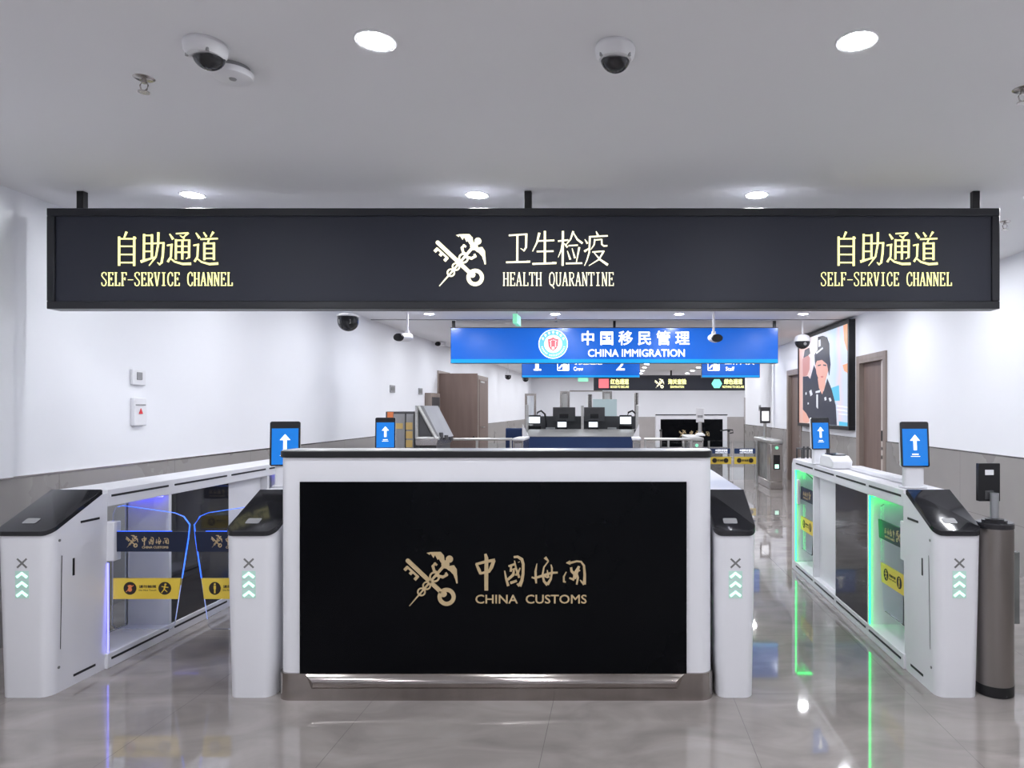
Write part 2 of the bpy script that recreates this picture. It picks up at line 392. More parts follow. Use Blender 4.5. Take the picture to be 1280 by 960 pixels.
SER = {  # condensed serif capitals: strokes in a unit box, y up; T thick, t thin
 'S': [([(.82, .78), (.80, .95), (.5, 1), (.2, .92), (.16, .74), (.45, .55), (.75, .4), (.84, .22), (.7, .05), (.45, 0), (.2, .06), (.14, .25)], 'm')],
 'E': [([(.25, 0), (.25, 1)], 'T'), ([(.1, .97), (.85, .97)], 't'), ([(.25, .52), (.66, .52)], 't'), ([(.1, .03), (.88, .03)], 't'), ([(.83, 1), (.83, .8)], 'm'), ([(.86, 0), (.86, .22)], 'm'), ([(.64, .62), (.64, .42)], 'm')],
 'L': [([(.28, 0), (.28, 1)], 'T'), ([(.1, .97), (.48, .97)], 't'), ([(.1, .03), (.88, .03)], 't'), ([(.86, 0), (.86, .25)], 'm')],
 'F': [([(.28, 0), (.28, 1)], 'T'), ([(.1, .97), (.88, .97)], 't'), ([(.28, .52), (.68, .52)], 't'), ([(.1, .03), (.48, .03)], 't'), ([(.85, 1), (.85, .78)], 'm'), ([(.66, .62), (.66, .42)], 'm')],
 'R': [([(.24, 0), (.24, 1)], 'T'), ([(.08, .97), (.6, .97), (.8, .88), (.8, .65), (.6, .53), (.24, .52)], 'm'), ([(.45, .52), (.82, .03)], 'T'), ([(.08, .03), (.42, .03)], 't'), ([(.72, .03), (.95, .03)], 't')],
 'V': [([(.18, 1), (.5, 0)], 'T'), ([(.82, 1), (.52, 0)], 'm'), ([(.04, .97), (.36, .97)], 't'), ([(.66, .97), (.96, .97)], 't')],
 'I': [([(.5, 0), (.5, 1)], 'T'), ([(.22, .97), (.78, .97)], 't'), ([(.22, .03), (.78, .03)], 't')],
 'C': [([(.85, .72), (.78, .94), (.52, 1), (.25, .88), (.14, .62), (.14, .38), (.25, .12), (.52, 0), (.78, .06), (.87, .28)], 'M')],
 'H': [([(.2, 0), (.2, 1)], 'T'), ([(.8, 0), (.8, 1)], 'T'), ([(.2, .52), (.8, .52)], 't'), ([(.04, .97), (.36, .97)], 't'), ([(.64, .97), (.96, .97)], 't'), ([(.04, .03), (.36, .03)], 't'), ([(.64, .03), (.96, .03)], 't')],
 'A': [([(.16, .02), (.5, 1)], 'm'), ([(.5, 1), (.82, .02)], 'T'), ([(.28, .34), (.7, .34)], 't'), ([(.02, .03), (.32, .03)], 't'), ([(.64, .03), (.98, .03)], 't')],
 'N': [([(.2, 0), (.2, 1)], 'm'), ([(.2, 1), (.8, 0)], 'T'), ([(.8, 0), (.8, 1)], 'm'), ([(.04, .97), (.3, .97)], 't'), ([(.66, .97), (.96, .97)], 't'), ([(.04, .03), (.36, .03)], 't')],
 'T': [([(.5, 0), (.5, 1)], 'T'), ([(.06, .97), (.94, .97)], 't'), ([(.08, 1), (.08, .78)], 'm'), ([(.92, 1), (.92, .78)], 'm'), ([(.3, .03), (.7, .03)], 't')],
 'Q': [([(.5, 1), (.22, .88), (.13, .6), (.13, .4), (.22, .12), (.5, 0), (.78, .12), (.87, .4), (.87, .6), (.78, .88), (.5, 1)], 'M'), ([(.42, .1), (.6, .02), (.85, -.18)], 'M')],
 'U': [([(.2, .97), (.2, .25), (.32, .05), (.52, 0), (.7, .06), (.8, .25), (.8, .97)], 'M'), ([(.04, .97), (.38, .97)], 't'), ([(.66, .97), (.96, .97)], 't')],
 '-': [([(.1, .45), (.9, .45)], 't')], ' ': []}


def serif(T, text, x0, x1, y0, y1, m, parent, th=.003, name='lettering'):
    """text in the box x0..x1, y0..y1 of the plane"""
    d = Draw(T, th)
    pitch = (x1-x0)/len(text); w = pitch*.98; h = y1-y0
    W = {'T': pitch*.18, 'M': pitch*.145, 'm': pitch*.12, 't': pitch*.10}
    for i, ch in enumerate(text):
        for pts, k in SER[ch]:
            d.stroke([(x0+i*pitch+p[0]*w, y0+p[1]*h) for p in pts], W[k])
    return d.build(name, m, parent)


def text(T, s, x0, x1, y0, y1, m, parent, name='lettering', bold=0.0, th=.002):
    """sans text fitted to a box of the plane, as real thin mesh"""
    cu = bpy.data.curves.new('t', 'FONT')
    cu.body = s; cu.size = 1; cu.offset = 0; cu.extrude = 0; cu.resolution_u = 3
    ob = bpy.data.objects.new('t', cu); COL.objects.link(ob)
    bpy.context.view_layer.update()
    me = bpy.data.meshes.new_from_object(ob.evaluated_get(bpy.context.evaluated_depsgraph_get()))
    bpy.data.objects.remove(ob)
    xs = [v.co.x for v in me.vertices]; ys = [v.co.y for v in me.vertices]
    ax, bx, ay, by = min(xs), max(xs), min(ys), max(ys)
    bm = bmesh.new(); bm.from_mesh(me); bpy.data.meshes.remove(me)
    bmesh.ops.recalc_face_normals(bm, faces=bm.faces)
    if bold:
        # heavier strokes: overlaid shifted copies of the same letter faces
        cpy = me_copy = bpy.data.meshes.new('b'); bm.to_mesh(me_copy)
        base = [v.co.copy() for v in bm.verts]
        for kk, (ox, oy) in enumerate(((bold, 0), (-bold, 0), (0, bold), (0, -bold), (bold*.7, bold*.7), (-bold*.7, bold*.7), (bold*.7, -bold*.7), (-bold*.7, -bold*.7))):
            n0 = len(bm.verts)
            bm.from_mesh(me_copy); bm.verts.ensure_lookup_table()
            for v in bm.verts[n0:]: v.co.x += ox; v.co.y += oy; v.co.z = (kk+1)*.01
        bpy.data.meshes.remove(me_copy)
        ax -= bold; bx += bold; ay -= bold; by += bold
        bmesh.ops.recalc_face_normals(bm, faces=bm.faces)
    ext = bmesh.ops.extrude_face_region(bm, geom=list(bm.faces))
    top = {e for e in ext['geom'] if isinstance(e, bmesh.types.BMVert)}
    for v in bm.verts:
        u = x0+(v.co.x-ax)/(bx-ax)*(x1-x0); w = y0+(v.co.y-ay)/(by-ay)*(y1-y0)
        v.co = T(u, w, th*(1+v.co.z) if v in top else 0.0)
    mb = MB(); mb.bm.free(); mb.bm = bm
    return mb.build(name, m, parent, smooth=0)


def rect(T, u0, u1, v0, v1, m, parent, name, th=.002):
    d = Draw(T, th); d.poly([(u0, v0), (u1, v0), (u1, v1), (u0, v1)])
    return d.build(name, m, parent)


def front(x=0, y=0, z=0):
    """plane facing the camera (-Y): u -> X, v -> Z"""
    return lambda u, v, w: Vector((x+u, y-w, z+v))

# ------------------------------------------------------------------ the setting
YB = 30.0           # back wall
YN = -3.5           # wall behind the viewer
RC = 18.9           # where the right wall ends
XW = 8.0            # wider part of the hall at the far right
HW = 1.03           # wainscot height
o = struct(MB().box(XL-.1, XW+.1, YN-.1, YB+.1, -.1, 0).build('floor', 'floor', smooth=0))
o = struct(MB().box(XL-.1, XW+.1, YN-.1, YB+.1, CEIL, CEIL+.1).build('ceiling', 'ceiling', smooth=0))
# left wall with door openings (door_1 far side at 14.3..15.2, door_2 18.4..19.6)
def wall_x(name, x, t, spans, holes, z1=CEIL, m='wall'):
    """wall along Y at x, thickness t; holes = (y0, y1, ztop)"""
    mb = MB(); y = spans[0]
    for h0, h1, zt in holes:
        mb.box(x, x+t, y, h0, HW, z1)
        mb.box(x, x+t, h0, h1, zt, z1)
        y = h1
    mb.box(x, x+t, y, spans[1], HW, z1)
    return struct(mb.build(name, m, smooth=0))
def wains(name, x, t, spans, holes):
    mb = MB(); y = spans[0]
    for h0, h1, zt in holes:
        mb.box(x, x+t, y, h0, 0, HW-.012); y = h1
    mb.box(x, x+t, y, spans[1], 0, HW-.012)
    return struct(mb.build(name, 'stone', smooth=0))
LH = [(14.35, 15.25, 2.2), (18.45, 19.75, 2.3)]
RH = [(8.98, 9.98, 2.16), (13.1, 14.1, 2.18)]
wall_x('wall_left', XL-.2, .2, (YN, YB), LH)
wains('trim_1', XL-.2, .215, (YN, YB), LH)
wall_x('wall_right', XR, .2, (YN, RC), RH)
wains('trim_2', XR-.015, .215, (YN, RC), RH)
def cap(name, x0, x1, spans, holes):
    mb = MB(); y = spans[0]
    for h0, h1, zt in holes: mb.box(x0, x1, y, h0, HW-.012, HW); y = h1
    mb.box(x0, x1, y, spans[1], HW-.012, HW)
    return struct(mb.build(name, 'steel', smooth=0))
cap('trim_3', XL-.2, XL+.018, (YN, YB), LH)
cap('trim_4', XR-.018, XR+.2, (YN, RC), RH)
struct(MB().box(XL, XW, YB, YB+.1, 1.10, CEIL).build('wall_back', 'wall', smooth=0))
struct(MB().box(XL, XW, YB-.015, YB+.1, 0, 1.10).build('trim_5', 'stone_back', smooth=0))
struct(MB().box(XW, XW+.1, RC, YB, 0, CEIL).build('wall_far_right', 'wall', smooth=0))
struct(MB().box(XR+.2, XW, RC-.1, RC, 0, CEIL).build('wall_corner', 'wall', smooth=0))
struct(MB().box(XR-.03, XR+.0, RC-.06, RC+.01, 0, 1.76).build('trim_6', 'steel', smooth=0))
struct(MB().box(XL, XR, YN-.1, YN, 0, CEIL).build('wall_near', 'wall', smooth=0))
# boxed pilaster on the left wall nearest the viewer, slight offsets further along both walls
struct(MB().box(XL, XL+.045, .5, 4.22, HW, 2.66).build('wall_pilaster', 'wall', smooth=0))
struct(MB().box(XR-.04, XR, 15.3, 15.75, HW, CEIL).build('wall_pier', 'wall', smooth=0))
struct(MB().box(XL, XR, 10.45, 10.47, CEIL-.012, CEIL).build('ceiling_shadow_line', 'grey_mid', smooth=0))  # grey strip drawing the shadow line across the ceiling


def door(n, x, side, y0, y1, zt, labelless=True, open_=False):
    """side: +1 recess towards +X (right wall), -1 towards -X"""
    fr = MB()
    e = .06
    xa, xb = (x-.02, x+.19) if side > 0 else (x-.19, x+.02)
    fr.box(xa, xb, y0-.0, y0+e, 0, zt); fr.box(xa, xb, y1-e, y1, 0, zt); fr.box(xa, xb, y0+e, y1-e, zt-e, zt)
    xo, xi = (x-.025, x) if side > 0 else (x, x+.025)
    fr.box(xo, xi, y0-.05, y0+.02, 0, zt+.05); fr.box(xo, xi, y1-.02, y1+.05, 0, zt+.05); fr.box(xo, xi, y0+.02, y1-.02, zt-.02, zt+.05)
    f = struct(fr.build('door_%d' % n, 'brown_frame', smooth=0, bev=.004))
    lx = x+side*.07
    if not open_:
        MB().box(lx-.02, lx+.02, y0+e, y1-e, .005, zt-e).build('door_leaf', 'brown', f, bev=.003)
        MB().box(lx-side*.035-.008, lx-side*.035+.008, y0+e, y0+e+.17, .005, zt-e).build('lock_stile', 'door_edge', f)
        for z0, z1 in ((1.02, 1.16), (.9, .94), (.78, .83)):
            MB().box(lx-side*.055-.012, lx-side*.055+.012, y0+e+.06, y0+e+.11, z0, z1).build('lock_plate', 'black' if z0 > 1 else 'steel_dark', f)
    return f
door(1, XR, 1, *RH[0]); door(2, XR, 1, *RH[1])
d3 = door(3, XL, -1, *LH[0], open_=True)
lf = MB().box(XL+.02, X(597, 14.4), 14.38, 14.42, .01, 2.19).build('door_leaf', 'brown', d3, bev=.003)
lk = MB().cyl((X(593, 14.4), 14.38, .86), (X(593, 14.4), 14.33, .86), .02)
lk.build('door_knob', 'black', lf)
d4 = door(4, XL, -1, *LH[1], open_=True)
lf = MB().box(XL+.0, XL+.035, 18.52, 19.68, .01, 2.24).build('door_leaf', 'brown', d4, bev=.003)
hb = MB(); hb.cyl((XL+.03, 18.75, .95), (XL+.09, 18.75, .95), .015); hb.cyl((XL+.09, 18.75, .95), (XL+.09, 18.95, .95), .012)
hb.build('door_handle', 'steel_light', lf)
MB().box(XL+.035, XL+.06, 18.6, 19.1, 2.16, 2.20).build('door_closer', 'steel_light', lf)

# ------------------------------------------------------------------ customs desk in the middle
CY = 3.43
c0, c1 = X(348, CY), X(890, CY)
cc = (c0+c1)/2; hw = (c1-c0)/2
ctr = thing('customs_counter', 'wide white reception counter with a black front panel reading CHINA CUSTOMS', 'counter', (cc, CY, 0))
zt, zb = Z(564, CY), Z(841, CY)
mb = MB()
mb.prism(rrect(-hw, hw, 0, .19, .06, 7, (1, 1, 0, 0)), lambda u, v: (u, v, zb), lambda u, v: (u, v, zt-.032))
mb.build('front_wall', 'white', ctr)
for s in (-1, 1):
    a, b = sorted((s*hw, s*(hw-.05)))
    MB().box(a, b, .19, .78, .12, .98).build('side_panel', 'white', ctr, bev=.01)
MB().prism(rrect(-hw-.008, hw+.008, -.01, .2, .064, 7, (1, 1, 0, 0)), lambda u, v: (u, v, zt-.032), lambda u, v: (u, v, zt)).build('top_slab', 'black', ctr, bev=.003)
MB().prism(rrect(-hw-.002, hw+.002, -.004, .2, .06, 7, (1, 1, 0, 0)), lambda u, v: (u, v, zt), lambda u, v: (u, v, zt+.004)).build('top_surface', 'steel_light', ctr)
MB().box(-hw+.05, hw-.05, .19, .78, .72, .75).build('desktop', 'white', ctr, bev=.004)
# steel plinth with a pressed-in trapezoid
mb = MB()
mb.prism(rrect(-hw-.010, hw+.010, -.012, .78, .07, 7, (1, 1, 0, 0)), lambda u, v: (u, v, .0), lambda u, v: (u, v, zb))
mb.build('plinth', 'plinth', ctr)
mb = MB()
a0, a1 = X(395, CY)-cc, X(843, CY)-cc
prof = [(-.008, 0, -.05), (-.020, -.010, -.036), (-.031, -.030, -.010), (-.034, -.044, 0), (-.030, -.058, -.004), (-.020, -.070, -.014), (-.008, -.076, -.02)]
mb.loft([[(a0+e_, y_, zb+z_), (a1-e_, y_, zb+z_)] for y_, z_, e_ in prof], cap=False, closed=False)
for xx, sg_ in ((a0, 1), (a1, -1)): mb.face([(xx+sg_*e_, y_, zb+z_) for y_, z_, e_ in prof])
mb.build('pressed_rail', 'plinth', ctr, smooth=40)
p0, p1 = X(376, CY)-cc, X(858, CY)-cc
MB().box(p0, p1, -.012, .0, zb, Z(602, CY)).build('display_panel', 'display_black', ctr)
T = front(0, -.0125, 0)
s = CY/F
U = lambda px: X(px, CY)-cc
V = lambda py: Z(py, CY)
calligraphy(T, U(590), V(685), s, 'gold', ctr)
text(T, 'CHINA  CUSTOMS', U(595), U(733.5), V(753.5), V(742.5), 'gold', ctr, bold=.012)
emblem(T, U(539), V(723), 68*s, 'gold', ctr)

# ------------------------------------------------------------------ gates
def band_T(Tf, s): return Tf
GY = 3.44
SEG = [(.39, .94), (.94, 1.59), (1.59, 2.14), (2.14, 2.72)]
GL = 2.84


def flap(gate, hinge_y, s, closed, toward, led, side_x, mirror_text, icons):
    """glass wing: u from the hinge, v = height. closed: across the lane (+s x), else along y"""
    if closed:
        P = lambda u, v, w: Vector((s*(led-.005+u*(1 if s > 0 else .92)), hinge_y-w, v))
    else:
        P = lambda u, v, w: Vector((s*(led-.045+w), hinge_y+toward*u, v))
    wid = .445
    outline = [(.01, .24), (.015, .86), (.03, .895), (.07, .905), (.36, .865), (.41, .845), (wid, .80), (.435, .72), (.36, .235), (.34, .215), (.03, .215)]
    mb = MB(); mb.prism(outline, lambda u, v: P(u, v, .005), lambda u, v: P(u, v, -.005))
    fl = mb.build('glass_flap', 'flap_glass', gate, smooth=0)
    if closed:
        # edge-lit rim
        for nm, pts in (('glowing_edge', [(.04, .9), (.07, .907), (.36, .867), (.41, .847), (wid, .80), (.437, .72), (.402, .50)]),):
            mb = MB(); mb.tube([P(u, v, 0) for u, v in pts[3:]], .0032, 6)
            mb.build(nm, 'led_blue', fl)
            mb = MB(); mb.tube([P(u, v, 0) for u, v in pts[:4]], .0016, 6)
            mb.build(nm, 'led_blue', fl)
        mb = MB(); mb.tube([P(.395, .46, 0), P(.365, .27, 0)], .002, 6); mb.build('glowing_edge', mat('faint acrylic edge', (.6, .7, .9), .3, emit=(.3, .4, 1), estr=.5), fl)
        MB().box(*sorted((s*led, s*(led+.34))), hinge_y-.003, hinge_y+.003, .762, .765).build('glowing_edge', 'led_blue', fl)
    e0 = .02
    for (v0, v1, m, nm) in ((.65, .762, 'navy', 'navy_band'), (.385, .50, 'yellow', 'yellow_band')):
        ue = .435-(.72-(v0+v1)/2)*.155
        mb = MB(); mb.prism([(e0, v0), (ue-.01, v0), (ue+.005, v1), (e0, v1)], lambda u, v: P(u, v, .0075), lambda u, v: P(u, v, -.0075))
        mb.build(nm, m, fl, smooth=0)
    # text reads left to right from the side it is seen on
    flip = (s < 0) if closed else (s*toward > 0)
    def TT(u, v, w):
        return P((.43-u) if flip else u, v, .0078+w)
    emblem(TT, .125, .708, .07, 'gold', fl, th=.0008)
    d = Draw(TT, .0008)
    sc = .0011/16
    d.T = sub(TT, .175, .742, sc)
    for pts, w in CALLI1: d.stroke(pts, w)
    d.T = sub(TT, .175+75*.0011, .742, sc)
    for pts, w in CALLI2: d.stroke(pts, w)
    d.build('lettering', 'gold', fl)
    text(TT, 'CHINA CUSTOMS', .182, .33, .668, .681, 'gold', fl, th=.0008, bold=.02)
    for cu_, k in ((.115, icons[0]), (.31, icons[1])):
        d = Draw(TT, .0006); d.disc((cu_, .445), .036, 24); d.build('pictogram_disc', 'dark_ink', fl)
        d = Draw(TT, .0014)
        if k == 0:     # hand
            d.disc((cu_, .438), .012)
            for a in (-.5, -.2, .1, .4): d.stroke([(cu_, .44), (cu_+.022*math.sin(a), .44+.024*math.cos(a))], .006)
            d.stroke([(cu_-.022, .425), (cu_+.02, .462)], .004)
        elif k == 1:   # runner
            d.disc((cu_+.004, .467), .006)
            d.stroke([(cu_+.002, .46), (cu_-.003, .44)], .008); d.stroke([(cu_-.003, .44), (cu_+.014, .425)], .005)
            d.stroke([(cu_-.003, .44), (cu_-.018, .42)], .005); d.stroke([(cu_-.018, .455), (cu_+.02, .45)], .005)
        else:          # standing figure
            d.disc((cu_, .468), .006); d.stroke([(cu_, .46), (cu_, .44)], .014); d.stroke([(cu_, .44), (cu_, .417)], .009)
        d.build('pictogram', 'yellow' if k else 'orange', fl)
    text(TT, '请勿触摸', .165, .262, .446, .463, 'dark_ink', fl, th=.0006, bold=.02)
    text(TT, 'Do Not Touch', .165, .262, .430, .439, 'dark_ink', fl, th=.0006)
    return fl


def gate(cx, s, label, closed, led, w=.105, cover=False):
    """passage gate cabinet, origin on the floor at its front; s = side of the lane"""
    g = thing('passage_gate', label, 'gate', (cx, GY, 0), 0, 'white passage gate cabinets')
    ztop = lambda y: .835+(min(max(y, 0), .35))/.35*.165
    out = rrect(-w, w, 0, .39, .055, 8, (1, 1, 0, 0))
    # split long sides so that the slope break has its own points
    o2 = []
    for i, p in enumerate(out):
        o2.append(p)
        q = out[(i+1) % len(out)]
        if abs(p[0]-q[0]) < 1e-6 and abs(p[1]-q[1]) > .2:
            o2.append((p[0], .35))
    tap = lambda u: u*.88
    mb = MB(); mb.loft([[(tap(u), v+.012, .0) for u, v in o2], [(u, v, .5) for u, v in [(a*.96, b+.004) for a, b in o2]], [(u, v, ztop(v)-.02) for u, v in o2]])
    mb.build('front_housing', 'white', g)
    ol = rrect(-w-.002, w+.002, -.006, .35, .055, 8, (1, 1, 0, 0))
    mb = MB(); mb.loft([[(u, v, ztop(v)-.02) for u, v in ol], [(u, v, ztop(v)+.002) for u, v in ol], [(u*.96, .006+v*.97, ztop(v)+.006) for u, v in ol]])
    mb.build('sloped_lid', 'black_gloss', g)
    z = lambda y: ztop(y)+.0065
    mb = MB(); mb.prism(rrect(-.05, .02, .055, .095, .008), lambda u, v: (u, v, z(v)), lambda u, v: (u, v, z(v)+.002))
    mb.build('code_reader', 'grey_mid', g)
    # side panel details on the lane side
    xs = s*(w+.0005)
    def slit(nm, y0, y1, z0, z1, m='black', p=None, proud=.002, x=xs):
        a, b = sorted((x-s*.003, x+s*proud))
        return MB().box(a, b, y0, y1, z0, z1).build(nm, m, p or g)
    tx = lambda zz: s*(w*(.88+.12*min(zz/.5, 1)*(.8 if zz < .5 else 1))+.001)
    slit('vent_slot', .20, .33, .845, .857)
    slit('vent_slot', .17, .32, .045, .057, x=s*w*.895)
    mb = MB()
    mb.face([(s*(w*.99+.0015), .074, .70), (s*(w*.99+.0015), .079, .70), (s*(w*.91+.0015), .083, .22), (s*(w*.91+.0015), .078, .22)])
    mb.build('door_gap', 'black', g)
    slit('lock_handle', .150, .160, .58, .67, x=s*w*.985)
    for zz in (.78, .13):
        mb = MB(); mb.cyl((s*w*.9, .062+(.01 if zz < .5 else 0), zz), (s*(w*(.99 if zz > .5 else .905)+.003), .062+(.01 if zz < .5 else 0), zz), .007, 10); mb.build('screw', 'grey_mark', g)
    # long cabinet: base beam, top beam, posts, panels
    MB().box(-w, w, .39, GL, 0, .085).build('base_beam', 'white', g, bev=.004)
    mb = MB(); mb.prism([(.39, .905), (.39, 1.0), (GL-.05, 1.0), (GL, .95), (GL, .905)], lambda u, v: (-w, u, v), lambda u, v: (w, u, v)); mb.build('top_beam', 'white', g, bev=.004)
    MB().box(-w, w, SEG[1][0]-.025, SEG[1][0], .085, .905).build('post', 'white', g)
    MB().box(-w, w, SEG[2][1]-.0, SEG[2][1]+.025, .085, .905).build('post', 'white', g)
    MB().box(-w*.97, w*.97, SEG[1][0], SEG[1][1], .085, .905).build('dark_panel', 'dark_glass', g)
    MB().box(-w*.6, w*.6, SEG[2][0], SEG[2][1], .085, .905).build('white_panel', 'white', g)
    MB().box(-w, w, SEG[3][1], GL, .085, .905).build('end_housing', 'white', g, bev=.004)
    for (a, b) in SEG:
        slit('vent_slot', a+.03, b-.03, .957, .969)
        slit('vent_slot', a+.03, b-.03, .045, .057)
    for (a, b) in (SEG[0], SEG[3]):
        MB().box(*sorted((-s*(w-.012), -s*(w-.020))), a, b-.025 if a < 1 else b, .085, .905).build('glass_pane', 'glass', g)
    if cover: MB().box(-s*.03-.04, -s*.03+.04, .56, 1.58, 1.0, 1.035).build('top_cover', 'white', g, bev=.01, seg=3)
    for y in (SEG[1][0]-.025, SEG[3][1]):
        if led == 'led_green':
            MB().box(*sorted((s*(w-.007), s*(w-.002))), y-.012, y, .09, .90).build('light_edge', led, g)
        MB().box(-w*.9, w*.9, y-.05, y-.03, .897, .9045).build('light_strip', led, g)
    if closed:
        MB().box(*sorted((s*(w-.004), s*(w+.004))), SEG[0][0]+.002, SEG[0][0]+.007, .09, .59).build('light_edge', 'led_violet', g)
    # hinge covers
    for hy in (.42, 2.69):
        MB().box(*sorted((s*(w-.03), s*(w+(.035 if closed else -.006)))), hy-.03, hy+.03, .60, .82).build('hinge_cover', 'white', g, bev=.006)
    flap(g, .42, s, closed, 1, w, 0, False, (0, 1) if s > 0 else (2, 1))
    if True:
        flap(g, 2.69, s, closed, -1, w, 0, False, (0, 1) if s > 0 else (2, 1))
    # direction marks on the front face
    T = front(0, .0035, 0)
    d = Draw(T, .0025)
    for a, b in (((-.024, .655), (.024, .700)), ((-.024, .700), (.024, .655))): d.stroke([a, b], .009)
    d.build('cross_mark', 'grey_mark', g)
    for k in range(3):
        z0 = .625-k*.047
        d = Draw(front(0, .0035+(k)*.0006, 0), .0022)
        d.poly([(-.034, z0-.030), (.034, z0-.030), (.034, z0+.014), (-.034, z0+.014)])
        hl = d.build('painted_arrow_glow', 'halo_mint', g)  # flat patch that carries the chevron's glow as colour
        d = Draw(front(0, .0035+(k)*.0006, 0), .0042)
        d.stroke([(-.026, z0-.018), (0, z0+.002), (.026, z0-.018)], .013)
        d.build('arrow_mark', 'led_mint', g)
    return g


gate(-2.98, 1, 'white gate cabinet beside the left wall, its blue-edged glass flap shut', True, 'led_blue_strip', .14)
gate(-1.845, -1, 'white gate cabinet touching the left end of the CHINA CUSTOMS counter', True, 'led_blue_strip', .125)
gate(.590, 1, 'white gate cabinet touching the right end of the CHINA CUSTOMS counter', False, 'led_green', .105)
gate(1.71, -1, 'white gate cabinet beside the steel bollard, lit green inside', False, 'led_green', .12, True)


def tablet(x, y, z0, label, yaw=0, tilt=.08):
    """face-scanning screen on a white neck; z0 = what it stands on"""
    t = thing('tablet_terminal', label, 'screen', (x, y, z0), yaw, 'tablet screens with an up arrow')
    mb = MB()
    mb.loft([[(u*.055, v*.028+.01, zz) for u, v in rrect(-1, 1, -1, 1, .5, 4)] for zz in (0, .13)])
    mb.build('neck', 'white', t)
    MB().box(-.065, .065, -.035, .055, 0, .008).build('foot', 'white', t, bev=.003)
    b0, b1 = .12, .375
    P = lambda u, v, w: Vector((u, -.02-w+(v-b0)*tilt, v))
    mb = MB(); mb.prism(rrect(-.080, .080, b0, b1, .012), lambda u, v: P(u, v, 0), lambda u, v: P(u, v, -.018)); mb.build('back_shell', 'white_soft', t)
    mb = MB(); mb.prism(rrect(-.080, .080, b0, b1, .012), lambda u, v: P(u, v, .008), lambda u, v: P(u, v, 0)); mb.build('bezel', 'black_gloss', t)
    T = lambda u, v, w: P(u, v, .0085+w)
    rect(T, -.070, .070, b0+.008, b1-.040, 'screen_blue', t, 'screen', .001)
    d = Draw(T, .002)
    d.stroke([(0, .215), (0, .275)], .018); d.poly([(-.028, .268), (.028, .268), (0, .302)])
    d.build('arrow', 'lit_white', t)
    d = Draw(T, .002); d.stroke([(-.018, .192), (.018, .192)], .006); d.stroke([(-.026, .18), (.026, .18)], .003); d.build('caption', 'lit_white', t)
    return t
tablet(X(1142, 3.90), 3.90, 1.002, 'blue arrow screen on the right gate just behind its black sloped lid', 0.0)
tablet(X(357, 3.98), 3.98, 1.002, 'blue arrow screen rising behind the left corner of the customs counter', .30)
tablet(X(482, 5.72), 5.72, 1.002, 'small blue arrow screen before the dark baggage cabinet, above the counter top', .22)
tablet(X(1028, 5.50), 5.58, 1.002, 'blue arrow screen at the far end of the right gate, under the officers poster', .22)
pr = thing('document_scanner', 'white box scanner with a black reading glass on the right gate top', 'scanner', (X(1043, 5.30), 5.28, 1.002))
mb = MB(); mb.prism([(-.16, 0), (-.18, .06), (-.10, .095), (.12, .095), (.16, .05), (.16, 0)], lambda u, v: (-.075, u, v), lambda u, v: (.075, u, v)); mb.build('casing', 'white_soft', pr, bev=.012, seg=3)
MB().prism(rrect(-.055, .055, -.10, .10, .02), lambda u, v: (u, v, .0955), lambda u, v: (u, v, .103)).build('reading_glass', 'black_gloss', pr)

# ------------------------------------------------------------------ steel post with card reader
bx, by = X(1243, 3.52), 3.52
bo = thing('steel_bollard', 'round brushed steel bollard with black rims at the right edge', 'bollard', (bx, by, 0))
R = .089
MB().lathe([(R, .055), (R, .845)], 40).build('column', 'steel_dark', bo)
MB().lathe([(R-.004, 0), (R+.001, .004), (R+.001, .055)], 40).build('base_ring', 'black', bo)
MB().lathe([(R+.002, .845), (R+.002, .868), (R-.003, .874), (.06, .874), (.06, .884), (.0, .884)], 40).build('top_cap', 'black_gloss', bo)
rd = thing('card_reader', 'black upright reader panel on a grey stem on the steel bollard', 'card reader', (bx, by, .884))
MB().cyl((0, 0, 0), (0, 0, .135), .021, 20).build('stem', 'pole_grey', rd)
MB().lathe([(.045, 0), (.045, .004), (.024, .008)], 20).build('flange', 'black', rd)
mb = MB(); mb.prism(rrect(-.055, .055, .09, .285, .004), lambda u, v: (u-.014, .022, v), lambda u, v: (u-.014, .048, v)); mb.build('panel', 'black', rd)
mb = MB(); mb.prism(rrect(-.022, .022, .225, .252, .002), lambda u, v: (u-.014, .0205, v), lambda u, v: (u-.014, .022, v)); mb.build('label_plate', 'white_soft', rd)
mb = MB(); mb.prism(rrect(-.022, .022, .10, .145, .002), lambda u, v: (u-.014, .0205, v), lambda u, v: (u-.014, .022, v)); mb.build('keypad', 'grey_dark', rd)
gp = thing('glass_wing', 'short grey barrier wing between the steel bollard and right wall', 'barrier', (X(1269.5, 3.75), 3.75, 0))
MB().box(-.024, .024, 0, .35, Z(780, 3.75), Z(690, 3.75)).build('wing_panel', 'grey_glass', gp, bev=.004)
MB().box(-.027, .027, .10, .16, 0, Z(780, 3.75)).build('wing_foot', 'steel_dark', gp)

